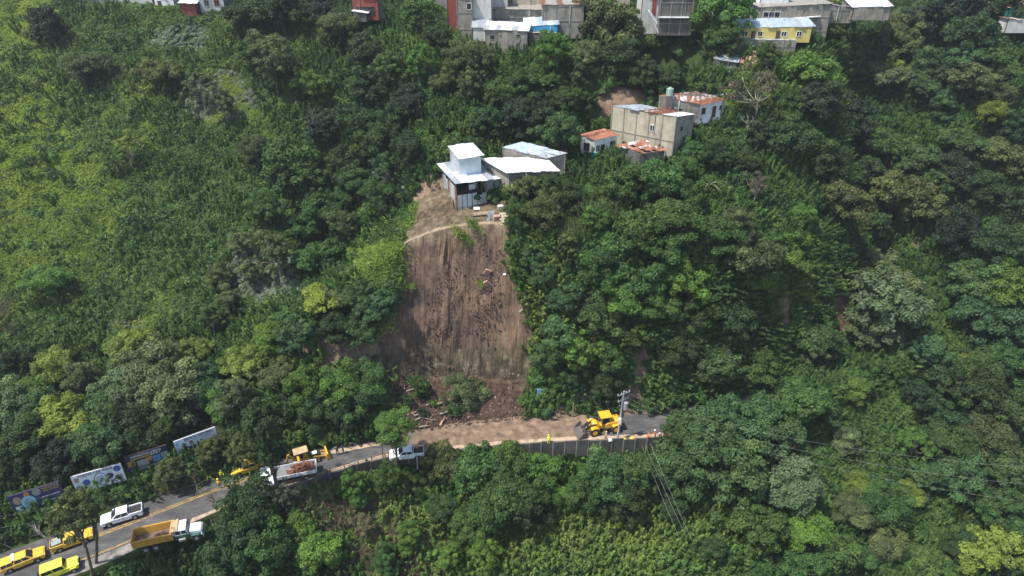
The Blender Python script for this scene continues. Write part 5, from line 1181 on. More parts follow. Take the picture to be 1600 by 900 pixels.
for k in range(3):
    wire('overhead_wire', 'wires running left from the utility pole over the landslide foot', top + Vector((-.8 + .3 * k, -.3, -.1 - 1.2 * k)), at_y(400, 620 + 30 * k, 82), 1.6, .012, WIRED)
for k, (ex, ey) in enumerate(((1180, 672), (1180, 690), (1170, 705))): wire('overhead_wire', 'wires running right from the utility pole into the trees', top + Vector((.5, .2, -.2 - .9 * k)), at_y(ex, ey, 79), .8, .012)
for k, (ex, ey) in enumerate(((1700, 730), (1700, 760), (1700, 790))): wire('overhead_wire', 'three long thin wires crossing the dark trees at the lower right', at_y(1170, 672 + 14 * k, 78), at_y(ex, ey + 6, 70), 1.2, .013)
for k, (sx, sy, ex, ey) in enumerate(((1003, 696, 1062, 842), (1008, 694, 1072, 838), (1016, 692, 1080, 842))):
    wire('stay_cable', 'taut pale cables running down from the road edge beside the dark gap', at_y(sx, sy, 79.5 - .2 * k), at_y(ex, ey, 64.5 - .2 * k), .25, .016)
for k in range(3): wire('guy_wire', 'thin guy wires from the utility pole top down to the road', top + Vector((.2 * k, 0, -1.6)), at_z(975 + 10 * k, 668 + 3 * k, .1), .05, .012)
for k, (y0, y1) in enumerate(((779, 741), (798, 758), (816, 777))): wire('overhead_wire', 'faint wires crossing in front of the billboards', at_y(-40, y0 + 15, 56), at_y(330, y1 - 28, 73), .9, .011)
def lesser_pole(name, label, px, py, h, r, mat, arm=True):
    p = at_z(px, py, 0); o = empty(name, p, 0, label, 'pole'); MB().tube((0, 0, -1.2), (0, 0, h), r, r * .8, 8).build('shaft', [mat], o)
    if arm: MB().box((.1, 0, h - .15), (.7, .08, .08)).build('arm', [mat], o); MB().ball((.45, 0, h - .1), .16, 8, 5).build('lamp', [B_WHITE], o)
    return o
lesser_pole('road_post', 'thin dark post at the road edge left of the pickup bearing a worker', 599, 718, 3.4, .09, W_BROWN, False)
lesser_pole('lamp_post', 'thin lamp post with white lamp beside the pickup bearing a worker', 616, 722, 5.2, .07, CONC)
lesser_pole('short_post', 'short grey post at the tail of the pickup bearing a worker', 652, 724, 2.2, .08, CONC, False)
lesser_pole('leaning_stake', 'brown stake standing at the foot of the slope behind the loader', 895, 652, 3.0, .14, W_WOOD, False)
# ================================================================ vehicles
def paint(name, col, rough=.35): return simple(name, col, rough, var=.08, scale=3, spec=.5, dirt=tuple(c * .6 + .05 for c in col))
C_YEL = paint('taxi_yellow_paint', (.66, .40, .04)); C_LIME = paint('lime_yellow_paint', (.72, .68, .06)); C_WHITE = paint('white_paint', (.74, .76, .78)); C_MACH = paint('machine_yellow_paint', (.68, .36, .02), .45)
C_GREEN = paint('dark_green_paint', (.02, .085, .06)); C_OCH = paint('ochre_dump_body_paint', (.50, .27, .045), .6); RUB = simple('tyre_rubber', (.022, .022, .022), .9); RIM = simple('wheel_rim', (.32, .32, .33), .4, .3)
BLK = simple('black_plastic', (.02, .02, .022), .55); LAMP = simple('headlight_glass', (.6, .62, .65), .15); REDL = simple('tail_light', (.35, .02, .02), .3); MUDC = simple('load_of_earth', (.13, .085, .06), .95, var=.4, scale=2)
RUSTY = simple('rusty_scrap', (.16, .06, .035), .9, var=.5, scale=4); TANP = simple('tan_canvas', (.42, .30, .17), .8, var=.2, dirt=(.2, .14, .09)); CHROME = simple('grey_metal', (.28, .28, .28), .4, .5)
def wheel(root, x, y, r, w, rim=None, name='wheel'):
    o = MB().tube((x, y - w / 2, r), (x, y + w / 2, r), r, r, 18).build(name, [RUB], root, bevel=.03)
    s = 1 if y > 0 else -1
    MB().tube((x, y + s * (w / 2 - .04), r), (x, y + s * (w / 2 + .015), r), r * .58, r * .52, 14).build('rim', [rim or RIM], o); return o
def cabin(root, prof_bottom, prof_top, zb, zt, w0, w1, paintm, name='cab', glass=True, rear=True):
    """greenhouse: bottom span (x0, x1), top span (x0, x1), glass on all sides"""
    (a0, a1), (b0, b1) = prof_bottom, prof_top
    P = [(a0, -w0 / 2, zb), (a1, -w0 / 2, zb), (a1, w0 / 2, zb), (a0, w0 / 2, zb), (b0, -w1 / 2, zt), (b1, -w1 / 2, zt), (b1, w1 / 2, zt), (b0, w1 / 2, zt)]
    MB().poly(P, [(3, 2, 1, 0), (4, 5, 6, 7), (0, 1, 5, 4), (1, 2, 6, 5), (2, 3, 7, 6), (3, 0, 4, 7)]).build(name, [paintm], root, bevel=.06)
    V = [Vector(p) for p in P]
    def pane(q, nm, u0, u1, v0, v1):
        A_, B_, C_, D_ = q; f = lambda u, v: A_.lerp(B_, u).lerp(D_.lerp(C_, u), v)
        n = (B_ - A_).cross(D_ - A_).normalized() * .018
        pts = [f(u0, v0) + n, f(u1, v0) + n, f(u1, v1) + n, f(u0, v1) + n]
        MB().poly(pts + [p - n * 1.6 for p in pts], [(0, 1, 2, 3), (7, 6, 5, 4), (0, 4, 5, 1), (1, 5, 6, 2), (2, 6, 7, 3), (3, 7, 4, 0)]).build(nm, [G_DARK], root)
    L = a1 - a0; k = 2 if L > 1.5 else 1
    for side, q in ((-1, (V[0], V[1], V[5], V[4])), (1, (V[2], V[3], V[7], V[6]))):
        for i in range(k): pane(q, 'side_window', .06 + i * .47, (.94 if k == 1 else .47 + i * .47), .22, .86)
    pane((V[1], V[2], V[6], V[5]), 'windscreen', .07, .93, .12, .9)
    if rear: pane((V[3], V[0], V[4], V[7]), 'rear_window', .1, .9, .2, .85)
def put(name, label, cat, front, rear, z=.02):
    f = at_z(*front, z); r = at_z(*rear, z); c = (f + r) / 2
    return empty(name, c, math.atan2(f.y - r.y, f.x - r.x), label, cat)
def lamps(root, x, y, z, rear_x=None, zr=None):
    for s in (-1, 1):
        MB().box((x, s * y, z), (.10, .32, .18)).build('headlight', [LAMP], root, bevel=.02)
        if rear_x is not None: MB().box((rear_x, s * (y + .02), zr or z), (.06, .16, .28)).build('tail_light', [REDL], root)
def pickup(root, p, canopy=False, load=None, box_open=True):
    """double cab pickup, x forward, 5.2 m long"""
    prof = [(-2.6, .50), (-2.35, .42), (-2.0, .42), (-1.9, .78), (-1.25, .78), (-1.15, .42), (1.15, .42), (1.25, .80), (1.95, .80), (2.05, .42), (2.5, .45), (2.62, .62), (2.58, .92), (2.35, 1.06), (1.15, 1.16), (.0, 1.12), (-1.02, 1.10), (-2.6, 1.06)]
    w = .90
    MB().prism([q for q in prof if True], -w, w).build('body', [p], root, bevel=.05)
    if not canopy:
        m = MB(); m.box((-1.80, 0, 1.075), (1.42, 1.42, .10)); m.build('bed_floor', [BLK], root)
        m = MB()
        for s in (-1, 1): m.box((-1.80, s * .82, 1.17), (1.62, .14, .22))
        m.box((-2.56, 0, 1.17), (.08, 1.78, .22)); m.build('bed_side', [p], root, bevel=.02)
    cabin(root, (-1.02, 1.30), (-.86, .48), 1.10, 1.74, 1.74, 1.42, p)
    if canopy: cabin(root, (-2.55, -1.04), (-2.42, -1.06), 1.07, 1.70, 1.74, 1.46, p, 'canopy', rear=True); MB().box((-.95, 0, 1.80), (.32, 1.4, .08)).build('roof_rack', [W_FRAME], root)
    for x in (-1.58, 1.60):
        for s in (-1, 1): wheel(root, x, s * .80, .38, .24)
    MB().box((2.63, 0, .60), (.14, 1.7, .26)).build('front_bumper', [BLK], root, bevel=.03); MB().box((-2.64, 0, .58), (.12, 1.7, .18)).build('rear_bumper', [CHROME], root)
    MB().box((2.60, 0, .84), (.06, .9, .18)).build('grille', [BLK], root)
    lamps(root, 2.52, .70, .88, -2.6, .95)
    for s in (-1, 1): MB().box((.95, s * 1.0, 1.22), (.12, .2, .16)).build('mirror', [p], root)
    return root
t = put('pickup_truck', 'white double cab pickup heading down the road between billboards and dump truck', 'pickup truck', (163, 820), (222, 802)); pickup(t, C_WHITE)
t = put('pickup_truck', 'yellow pickup with covered bed and white roof bar, at the lower left edge', 'pickup truck', (70, 868), (8, 892)); t.scale = (.94, .94, .94); pickup(t, C_YEL, True)
t = put('pickup_truck', 'yellow pickup with open bed half hidden behind a thin roadside tree', 'pickup truck', (146, 838), (84, 860)); t.scale = (.94, .94, .94); pickup(t, C_YEL)
MB().box((-1.8, 0, 1.3), (1.2, 1.2, .35), .1).build('load', [GREYI], t, bevel=.1)
t4 = put('pickup_truck', 'white pickup carrying a worker in its bed, parked under the bright green tree', 'pickup truck', (609, 717), (663, 711)); pickup(t4, C_WHITE)
MB().box((-1.9, .2, 1.35), (.9, .9, .4), .3).build('load', [BLK], t4, bevel=.08)
t = put('pickup_truck', 'yellow service pickup hidden in part by trees behind the white flatbed truck', 'pickup truck', (368, 742), (412, 727)); pickup(t, C_YEL)
# lime jeep
t = put('jeep', 'lime yellow boxy jeep with long roof at the bottom left corner', 'jeep', (122, 885), (72, 904))
MB().prism([(-2.1, .5), (2.0, .5), (2.05, .95), (1.95, 1.08), (.75, 1.14), (-2.1, 1.14)], -.85, .85).build('body', [C_LIME], t, bevel=.05)
cabin(t, (-2.05, .80), (-1.98, .45), 1.13, 1.86, 1.66, 1.5, C_LIME)
for x in (-1.35, 1.4):
    for s in (-1, 1): wheel(t, x, s * .82, .38, .24)
for s in (-1, 1): MB().prism([(1.0, .72), (1.85, .72), (1.75, .92), (1.1, .92)], s * .85 - .12, s * .85 + .12).build('fender', [C_LIME], t, bevel=.03)
MB().box((2.12, 0, .58), (.14, 1.7, .2)).build('front_bumper', [BLK], t); lamps(t, 2.03, .55, .92); MB().tube((-2.2, 0, 1.05), (-2.38, 0, 1.05), .36, .36, 14).build('spare_wheel', [RUB], t)
# dump truck
t = put('dump_truck', 'dump truck with ochre tipper body and white and dark green cab', 'dump truck', (318, 834), (214, 857)); t.scale = (.94, .94, .94)
m = MB(); m.box((-.3, 0, .82), (8.0, .8, .3)); m.build('chassis', [BLK], t)
x0, x1, z0, z1, w0, w1 = -4.3, .75, 1.25, 2.55, 2.2, 2.5
m = MB(); m.box(((x0 + x1) / 2, 0, z0), (x1 - x0, w0, .12))
for s in (-1, 1):
    P = [(x0, s * w0 / 2, z0), (x1, s * w0 / 2, z0), (x1, s * w1 / 2, z1), (x0, s * w1 / 2, z1)]; Q = [(a, b - s * .09, c) for a, b, c in P]
    m.poly(P + Q, [(0, 1, 2, 3), (7, 6, 5, 4), (0, 4, 5, 1), (1, 5, 6, 2), (2, 6, 7, 3), (3, 7, 4, 0)])
m.box((x1, 0, (z0 + z1) / 2 + .1), (.1, 2.4, z1 - z0 + .3)); m.box((x0 - .02, 0, (z0 + z1) / 2), (.1, 2.4, z1 - z0), 0, ry=-.06)
m.build('tipper_body', [C_OCH], t)
m = MB()
for s in (-1, 1):
    m.box(((x0 + x1) / 2, s * 1.27, z1), (x1 - x0 + .1, .14, .12))
    for k in range(7): m.box((x0 + .1 + k * (x1 - x0 - .2) / 6, s * 1.20, (z0 + z1) / 2), (.12, .12, z1 - z0), 0, rx=-s * .11)
m.build('body_ribs', [C_OCH], t)
MB().box(((x0 + x1) / 2, 0, z0 + .12), (x1 - x0 - .2, w0 - .2, .12)).build('load_bed', [MUDC], t)
MB().box((1.05, 0, 2.72), (.95, 2.3, .10)).build('cab_guard', [TANP], t); MB().box((.9, -1.05, 2.3), (.12, .12, .8)).build('guard_strut', [W_FRAME], t)
MB().prism([(1.0, .95), (2.85, .95), (2.85, 1.75), (1.0, 1.75)], -1.1, 1.1).build('cab', [C_GREEN], t, bevel=.05)
cabin(t, (1.02, 2.85), (1.15, 2.55), 1.75, 2.60, 2.16, 1.95, C_WHITE, 'cab_top')
MB().prism([(2.85, .85), (4.45, .80), (4.5, 1.45), (4.3, 1.72), (2.85, 1.85)], -.78, .78).build('bonnet', [C_WHITE], t, bevel=.08)
for s in (-1, 1):
    MB().prism([(3.0, 1.0), (4.35, 1.0), (4.2, 1.32), (3.15, 1.32)], s * .95 - .22, s * .95 + .22).build('front_wing', [C_GREEN], t, bevel=.05)
    MB().box((1.9, s * 1.2, .95), (.9, .3, .5)).build('fuel_tank', [CHROME], t, bevel=.05)
    MB().box((2.7, s * 1.28, 2.1), (.08, .2, .4)).build('mirror', [BLK], t)
    wheel(t, 3.65, s * 1.0, .52, .3)
    for x in (-2.9, -1.6): wheel(t, x, s * .98, .52, .52)
MB().box((4.58, 0, .72), (.18, 2.2, .3)).build('front_bumper', [CHROME], t, bevel=.03); lamps(t, 4.42, .95, 1.1); MB().box((4.5, 0, 1.2), (.06, 1.1, .6)).build('grille', [CHROME], t)
MB().tube((1.0, 1.1, 1.2), (1.0, 1.1, 3.1), .08, .08, 8).build('exhaust_stack', [CHROME], t)
# flatbed trucks
def flatbed(root, L=7.0, load=True, facing=1):
    MB().box((-.2, 0, .75), (L - .6, .8, .25)).build('chassis', [BLK], root)
    xb0 = -L / 2; xb1 = L / 2 - 2.1
    MB().box(((xb0 + xb1) / 2, 0, 1.1), (xb1 - xb0, 2.3, .14)).build('bed_floor', [CHROME], root)
    m = MB()
    for s in (-1, 1): m.box(((xb0 + xb1) / 2, s * 1.15, 1.42), (xb1 - xb0, .07, .55))
    m.box((xb0, 0, 1.42), (.07, 2.3, .55)); m.box((xb1, 0, 1.6), (.08, 2.3, .95)); m.build('drop_side', [C_WHITE], root)
    m = MB()
    for s in (-1, 1):
        for k in range(6): m.box((xb0 + .1 + k * (xb1 - xb0 - .2) / 5, s * 1.2, 1.42), (.08, .06, .6))
    m.build('side_stakes', [CHROME], root)
    xc = L / 2 - 2.0
    MB().prism([(xc, .75), (xc + 1.95, .65), (xc + 2.0, 1.45), (xc, 1.5)], -1.05, 1.05).build('cab', [C_WHITE], root, bevel=.07)
    cabin(root, (xc + .02, xc + 1.98), (xc + .1, xc + 1.55), 1.48, 2.3, 2.06, 1.85, C_WHITE, 'cab_top')
    MB().box((xc + 2.02, 0, .62), (.14, 2.1, .3)).build('front_bumper', [BLK], root); lamps(root, xc + 1.98, .8, 1.0); MB().box((xc + 2.0, 0, 1.12), (.05, 1.1, .25)).build('grille', [BLK], root)
    for s in (-1, 1):
        wheel(root, xc + 1.0, s * .95, .44, .26); wheel(root, -L / 2 + 1.6, s * .92, .44, .48); MB().box((xc + 1.7, s * 1.18, 1.8), (.07, .18, .36)).build('mirror', [BLK], root)
t = put('flatbed_truck', 'white flatbed truck with low sides carrying rusty scrap past the dark tree trunk', 'truck', (404, 757), (498, 738)); flatbed(t, 8.2)
m = MB(); rng = random.Random(8)
for i in range(34): m.box((rng.uniform(-3.9, -.2), rng.uniform(-.95, .95), rng.uniform(1.2, 1.6)), (rng.uniform(.3, 1.4), rng.uniform(.05, .3), rng.uniform(.05, .3)), rng.uniform(0, 3), rx=rng.uniform(-.4, .4), ry=rng.uniform(-.4, .4))
m.build('scrap_load', [RUSTY], t)['kind'] = 'stuff'
t = put('flatbed_truck', 'white truck nearest the valley with empty bed, half under a round dark tree', 'truck', (432, 768), (372, 792)); flatbed(t, 6.4)
# wheel loader, x forward
def loader(root):
    M = C_MACH
    MB().prism([(-3.0, 1.05), (-.25, .85), (-.25, 1.75), (-.6, 1.95), (-2.6, 2.15), (-3.05, 1.8)], -.85, .85).build('engine_hood', [M], root, bevel=.08)
    MB().box((-3.12, 0, 1.35), (.35, 2.0, .9)).build('counterweight', [BLK], root, bevel=.08)
    MB().prism([(-.25, .75), (.75, .75), (.75, 1.35), (-.25, 1.45)], -.45, .45).build('articulation', [M], root)
    MB().prism([(.5, .75), (2.2, .70), (2.0, 1.3), (1.6, 1.95), (1.0, 2.0), (.5, 1.5)], -.55, .55).build('front_frame', [M], root, bevel=.05)
    cabin(root, (-1.0, .35), (-.95, .15), 1.75, 3.05, 1.45, 1.30, BLK, 'cab')
    MB().box((-.35, 0, 3.14), (1.9, 1.75, .16)).build('cab_roof', [M], root, bevel=.05)
    m = MB()
    for s in (-1, 1):
        for x in (-1.0, .35): m.box((x, s * .72, 2.4), (.09, .06, 1.35), 0, ry=0)
    m.build('cab_pillar', [M], root)
    for s in (-1, 1):
        for x, nm in ((1.55, 'front_fender'), (-1.95, 'rear_fender')):
            P = []; n = 7
            for k in range(n + 1): a = math.pi * (.26 + .52 * k / n); P.append((x + .88 * math.cos(a), .75 + .88 * math.sin(a)))
            Q = [(x + .82 * math.cos(math.pi * (.26 + .52 * k / n)), .75 + .82 * math.sin(math.pi * (.26 + .52 * k / n))) for k in range(n, -1, -1)]
            y0, y1 = sorted((s * .62, s * 1.32)); PQ = P + Q
            mm = MB(); nn = len(PQ); V_ = [(a, y0, b) for a, b in PQ] + [(a, y1, b) for a, b in PQ]
            F_ = [(i, i + 1, nn - 2 - i, nn - 1 - i) for i in range(n)]; F_ += [tuple(j + nn for j in reversed(f)) for f in F_]; F_ += [(i, (i + 1) % nn, (i + 1) % nn + nn, i + nn) for i in range(nn)]
            mm.poly(V_, F_).build(nm, [M], root)
            wheel(root, x, s * 1.05, .74, .52, M)
        MB().box((-.2, s * .95, 1.0), (.7, .5, .12)).build('step', [BLK], root); MB().box((-.2, s * .95, .6), (.5, .1, .6)).build('ladder', [M], root)
        o = MB()
        o.prism([(1.1, 1.75), (1.35, 1.95), (2.6, 1.55), (3.35, .75), (3.1, .55), (2.4, 1.2)], s * .48 - .09, s * .48 + .09); o.build('lift_arm', [BLK], root)
        MB().tube((1.2, s * .3, 1.0), (2.6, s * .4, 1.15), .08, .06, 8).build('cylinder', [CHROME], root)
    MB().prism([(1.9, 1.95), (2.1, 2.1), (3.2, 1.35), (3.1, 1.15)], -.12, .12).build('tilt_link', [BLK], root)
    # bucket: curved shell with side plates
    prof = [(3.2, 1.35), (3.05, 1.1), (3.02, .7), (3.15, .3), (3.45, .12), (4.35, .05)]
    m = MB(); n = len(prof); th = .07
    In = [(x + th, z + (th if i > 2 else 0)) for i, (x, z) in enumerate(prof)]
    V_ = []; 
    for y in (-1.4, 1.4): V_ += [(x, y, z) for x, z in prof] + [(x, y, z) for x, z in In]
    F_ = []
    for i in range(n - 1):
        F_ += [(i, i + 1, 2 * n + i + 1, 2 * n + i), (n + i + 1, n + i, 3 * n + i, 3 * n + i + 1)]
    F_ += [(0, 2 * n, 3 * n, n), (n - 1, 2 * n - 1, 4 * n - 1, 3 * n - 1)]; m.poly(V_, F_)
    for y in (-1.4, 1.4): m.prism(prof + [(3.5, 1.2)], y - .04, y + .04)
    m.build('bucket', [simple('worn_bucket_steel', (.13, .11, .10), .6, .3, var=.4, scale=3)], root)
    m = MB()
    for k in range(8): m.box((4.4, -1.3 + k * .371, .06), (.2, .1, .05))
    m.build('bucket_teeth', [CHROME], root)
    MB().tube((-2.2, -.45, 2.1), (-2.2, -.45, 2.9), .06, .06, 8).build('exhaust_stack', [BLK], root)
    for s in (-1, 1): MB().box((1.75, s * .62, 2.15), (.14, .2, .2)).build('headlight', [LAMP], root)
t = put('wheel_loader', 'yellow wheel loader with lowered bucket clearing the road', 'wheel loader', (908, 677), (972, 667)); loader(t)
# backhoe
t = put('backhoe', 'small backhoe with tan canopy roof and upright yellow bucket behind the flatbed truck', 'backhoe', (508, 713), (455, 729)); t.scale = (.92, .92, .92); M = C_MACH
MB().prism([(.3, .8), (2.1, .75), (2.1, 1.35), (.3, 1.5)], -.45, .45).build('bonnet', [BLK], t, bevel=.06); MB().box((1.1, 0, 1.5), (.9, .7, .08)).build('bonnet_lid', [W_FRAME], t)
MB().prism([(-1.6, .6), (.4, .6), (.4, 1.2), (-1.6, 1.2)], -.6, .6).build('body', [M], t, bevel=.04); MB().box((-.9, 0, 2.75), (2.3, 1.6, .22)).build('canopy', [TANP], t, bevel=.09)
for x in (-1.8, .1):
    for s in (-1, 1): MB().box((x, s * .65, 1.95), (.08, .08, 1.5)).build('canopy_post', [BLK], t)
MB().box((-.9, 0, 1.5), (.5, .5, .6)).build('seat', [BLK], t, bevel=.05)
for s in (-1, 1):
    wheel(t, -1.0, s * .85, .68, .4, M); wheel(t, 1.6, s * .8, .42, .3, M)
    MB().prism([(.6, 1.1), (.8, 1.3), (2.9, .75), (2.8, .55)], s * .62 - .06, s * .62 + .06).build('lift_arm', [M], t)
MB().prism([(2.9, .15), (3.6, .1), (3.3, .6), (3.2, 1.25), (2.95, 1.2)], -1.05, 1.05).build('front_bucket', [M], t)
MB().prism([(-1.7, .9), (-2.1, .9), (-3.0, 2.5), (-2.75, 2.65)], -.12, .12).build('boom', [M], t); MB().prism([(-2.75, 2.6), (-3.0, 2.6), (-3.4, 1.2), (-3.2, 1.15)], -.1, .1).build('dipper', [M], t)
MB().prism([(-3.5, 1.2), (-3.1, 1.2), (-3.0, .8), (-3.3, .6), (-3.6, .8)], -.3, .3).build('rear_bucket', [BLK], t)

# ================================================================ people
SKN = simple('skin', (.30, .17, .11), .6)
CL = {}
def cloth(name, c):
    if name not in CL: CL[name] = simple(name, c, .85, var=.15, scale=6)
    return CL[name]
def person(loc, rz, label, top, legs, hat=None, pose='stand', lift=0.0, arm=0.3):
    """one continuous skinned body; clothes are shells grown from the same joints"""
    root = empty('person', loc, rz, label, 'person')
    if pose == 'sit': hipz, kn, ft = .42, [(.42, .10, .46), (.42, -.10, .46)], [(.50, .10, .03), (.50, -.10, .03)]
    elif pose == 'walk': hipz, kn, ft = .92, [(.22, .10, .50), (-.06, -.10, .48)], [(.14, .10, .05), (-.34, -.10, .12)]
    else: hipz, kn, ft = .94, [(.02, .11, .50), (.02, -.11, .50)], [(0, .13, .04), (0, -.13, .04)]
    lean = .10 if pose != 'bend' else .35; H = hipz
    J = [((0, 0, H), .135), ((lean * .3, 0, H + .22), .125), ((lean * .7, 0, H + .42), .15), ((lean, 0, H + .54), .06), ((lean + .02, 0, H + .64), .075), ((lean + .035, 0, H + .76), .09), ((lean + .03, 0, H + .83), .055)]
    E = [(0, 1), (1, 2), (2, 3), (3, 4), (4, 5), (5, 6)]
    n = len(J)
    for s in (1, -1):
        k = len(J); a = arm if s > 0 else .12
        J += [((lean * .7, s * .19, H + .45), .065), ((lean * .7 + a * .35, s * .25, H + .20), .05), ((lean * .7 + a * .9 + .04, s * .22, H + .02 + a * .35), .038), ((lean * .7 + a * 1.1 + .07, s * .21, H - .05 + a * .42), .03)]
        E += [(2, k), (k, k + 1), (k + 1, k + 2), (k + 2, k + 3)]
    for i, s in enumerate((0, 1)):
        k = len(J); kx, ky, kz = kn[s]; fx, fy, fz = ft[s]
        J += [((.0, ky * .9, H - .06), .10), ((kx, ky, kz), .068), ((fx, fy, fz + .06), .048), ((fx + .16, fy, fz), .036)]
        E += [(0, k), (k, k + 1), (k + 1, k + 2), (k + 2, k + 3)]
    me = bpy.data.meshes.new('body'); me.from_pydata([j[0] for j in J], E, []); o = bpy.data.objects.new('body', me); COL.objects.link(o)
    sk = o.modifiers.new('skin', 'SKIN'); me.skin_vertices.new() if not me.skin_vertices else None
    for i, j in enumerate(J): me.skin_vertices[0].data[i].radius = (j[1], j[1])
    me.skin_vertices[0].data[0].use_root = True
    sb = o.modifiers.new('sub', 'SUBSURF'); sb.levels = 1; sb.render_levels = 1
    dg = bpy.context.evaluated_depsgraph_get(); dg.update(); ev = o.evaluated_get(dg); bm_ = bpy.data.meshes.new_from_object(ev)
    bpy.data.objects.remove(o)
    for mt in (SKN, top, legs, BLK): bm_.materials.append(mt)
    for p in bm_.polygons:
        z = p.center.z; r = math.hypot(p.center.y, 0)
        p.material_index = 0 if z > H + .56 else (3 if z < .12 and pose != 'sit' else (2 if z < H + .04 and not (r > .19 and z > H - .12) else (0 if r > .19 and z < H + .02 else 1)))
        p.use_smooth = True
    b = bpy.data.objects.new('body', bm_); COL.objects.link(b); b.parent = root
    hx = lean + .035; hz_ = H + .80
    if hat is not None: MB().ball((hx, 0, hz_ + .02), .135, 10, 6, sq=(1.15, 1.0, .78)).build('hard_hat', [hat], root, smooth=True)
    else: MB().ball((hx - .015, 0, hz_), .112, 10, 6, sq=(1, .95, .9)).build('hair', [BLK], root, smooth=True)
    return root
HV = cloth('hi_vis_yellow', (.75, .78, .03)); ORG = cloth('orange_coverall', (.72, .15, .03)); NAV = cloth('navy_cloth', (.02, .03, .08)); BLKC = cloth('black_cloth', (.015, .015, .018)); TANC = cloth('tan_uniform', (.30, .22, .14))
WHC = cloth('white_cloth', (.65, .65, .66)); BLC = cloth('light_blue_cloth', (.16, .30, .45)); REDC = cloth('red_cloth', (.50, .05, .04)); GRN = cloth('green_cloth', (.02, .12, .06)); JEAN = cloth('blue_jeans', (.04, .07, .14)); GRY = cloth('grey_trousers', (.10, .10, .10))
HW = simple('white_helmet', (.72, .72, .72), .4); HY = simple('yellow_helmet', (.80, .65, .05), .4); HO = simple('orange_helmet', (.7, .16, .03), .4); HT = simple('tan_helmet', (.60, .48, .30), .5)
def pp(px, py, z=.02): return at_z(px, py, z)
person(pp(528, 711), 2.0, 'man in black standing on the road right of the backhoe', BLKC, BLKC)
person(pp(537, 708), -2.3, 'man in dark blue jacket facing the man in black', NAV, JEAN)
person(pp(515, 748), 1.4, 'worker with tan helmet at the outer road edge behind the flatbed truck', GRY, JEAN, HT)
person(pp(348, 748), -1.0, 'worker in lime hi-vis vest under the trees beside the billboards', HV, JEAN, HY)
person(pp(344, 763), 2.2, 'worker in orange yellow hi-vis walking on the road below the billboards', cloth('amber_vest', (.75, .42, .02)), GRY, HY, 'walk')
_a = t4.rotation_euler.z
person(t4.location + Vector((-1.5 * math.cos(_a), -1.5 * math.sin(_a), 1.02)), 1.0, 'worker in orange top and green trousers sitting in the white pickup bed', ORG, GRN, HY, 'sit')
person(pp(857, 694), 1.6, 'worker in bright yellow standing at the wall edge alone on the mud', HV, HV, HY)
person(pp(946, 689), 1.2, 'worker in tan uniform and pale helmet standing between loader and pole', TANC, TANC, HT, arm=.5)
person(pp(1011, 687), .4, 'worker in orange crouching at the road edge, apart from the group', ORG, GRY, HO, 'sit')
person(pp(1023, 686), 2.6, 'rescuer in orange with white helmet, left in the group of three', ORG, REDC, HW)
person(pp(1031, 687), 1.8, 'rescuer in white shirt and red trousers, middle of the group of three', WHC, REDC, HO)
person(pp(1037, 684), -2.8, 'rescuer in navy jacket with white helmet, right in the group of three', NAV, ORG, HW)
person(pp(854, 653, .3), -1.2, 'person in light blue shirt standing at the slope foot left of the loader', BLC, BLKC)
person(pp(870, 652, .3), -.6, 'person in navy top and pale trousers at the slope foot near the loader bucket', NAV, TANC)
# things lying about on the road
for (px, py, lab, mt) in ((974, 687, 'yellow cone-shaped bag lying right of the utility pole foot', YELI), (988, 686, 'yellow sack on the wall edge between pole and crouching worker', C_YEL), (953, 689, 'white sack on the road edge left of the utility pole', B_WHITE), (1045, 684, 'small orange sack beside the group of three rescuers', ORG)):
    o = MB().ball((0, 0, .18), .42, 10, 6, sq=(1.2, .8, .6)).build('sack', [mt], None, smooth=True); o.location = pp(px, py); tag(o, lab, 'sack', 'sacks along the road edge')

# ================================================================ slide debris
def face_pt(px, py):
    g = hit(px, py); return g
def slab(px, py, d, rot, mat, lab, name='wall_fragment', cat='rubble'):
    g = hit(px, py); o = MB().box((0, 0, 0), d).build(name, [mat], None, bevel=.02); o.location = g + Vector((0, -.35, .15)); o.rotation_euler = rot; return tag(o, lab, cat)
BRK = simple('pinkish_brick_slab', (.42, .25, .19), .9, var=.2, dirt=(.2, .12, .09))
slab(761, 426, (1.0, .25, 1.5), (.3, .45, .1), BRK, 'upright pinkish slab stuck in the upper right of the slide')
slab(763, 444, (.8, .25, 1.7), (.3, -.6, -.1), BRK, 'slanting brown slab just below the pinkish one on the slide')
slab(815, 486, (.5, .3, .7), (.3, .5, 0), B_TAN, 'small pale block at the right edge of the slide')
slab(788, 429, (.45, .3, .4), (.3, .2, 0), B_WHITE, 'small white block in the clods high on the slide')
slab(766, 342, (1.1, .12, 2.4), (-.35, .25, .2), T_GREY, 'grey tin sheet leaning over the slide brink', 'tin_sheet', 'sheet')
slab(757, 333, (3.6, 1.1, .12), (.12, -.06, .1), W_WOOD, 'wide tan board platform at the slide brink under the tin house', 'board_platform', 'platform')
for i in range(4):
    slab(745 + i * 7, 343, (.12, .12, 2.2), (0, .05 * i, 0), W_WOOD, ['first from left', 'second from left', 'third from left', 'rightmost'][i] + ' thin prop under the tan board platform', 'prop', 'post')
slab(776, 341, (1.1, .8, 1.0), (.1, .1, .3), BRK, 'small tan block box right of the leaning grey sheet', 'masonry_block', 'block')
for i in range(4): slab(786 + (i % 2) * 3, 334 + i * 4, (1.2, .7, .16), (.1, .05 * i, .2 * i), B_TAN, ['top', 'second', 'third', 'bottom'][i] + ' pale slab of the stack at the right end of the brink', 'pale_slab', 'slab')
slab(782, 324, (.9, .7, .7), (.1, 0, .2), B_PALE, 'pale covered drum above the slab stack', 'covered_drum', 'drum')
slab(745, 326, (1.0, .7, .2), (.3, .1, .3), B_WHITE, 'crumpled white sheet below the tin house front', 'white_sheet', 'sheet')
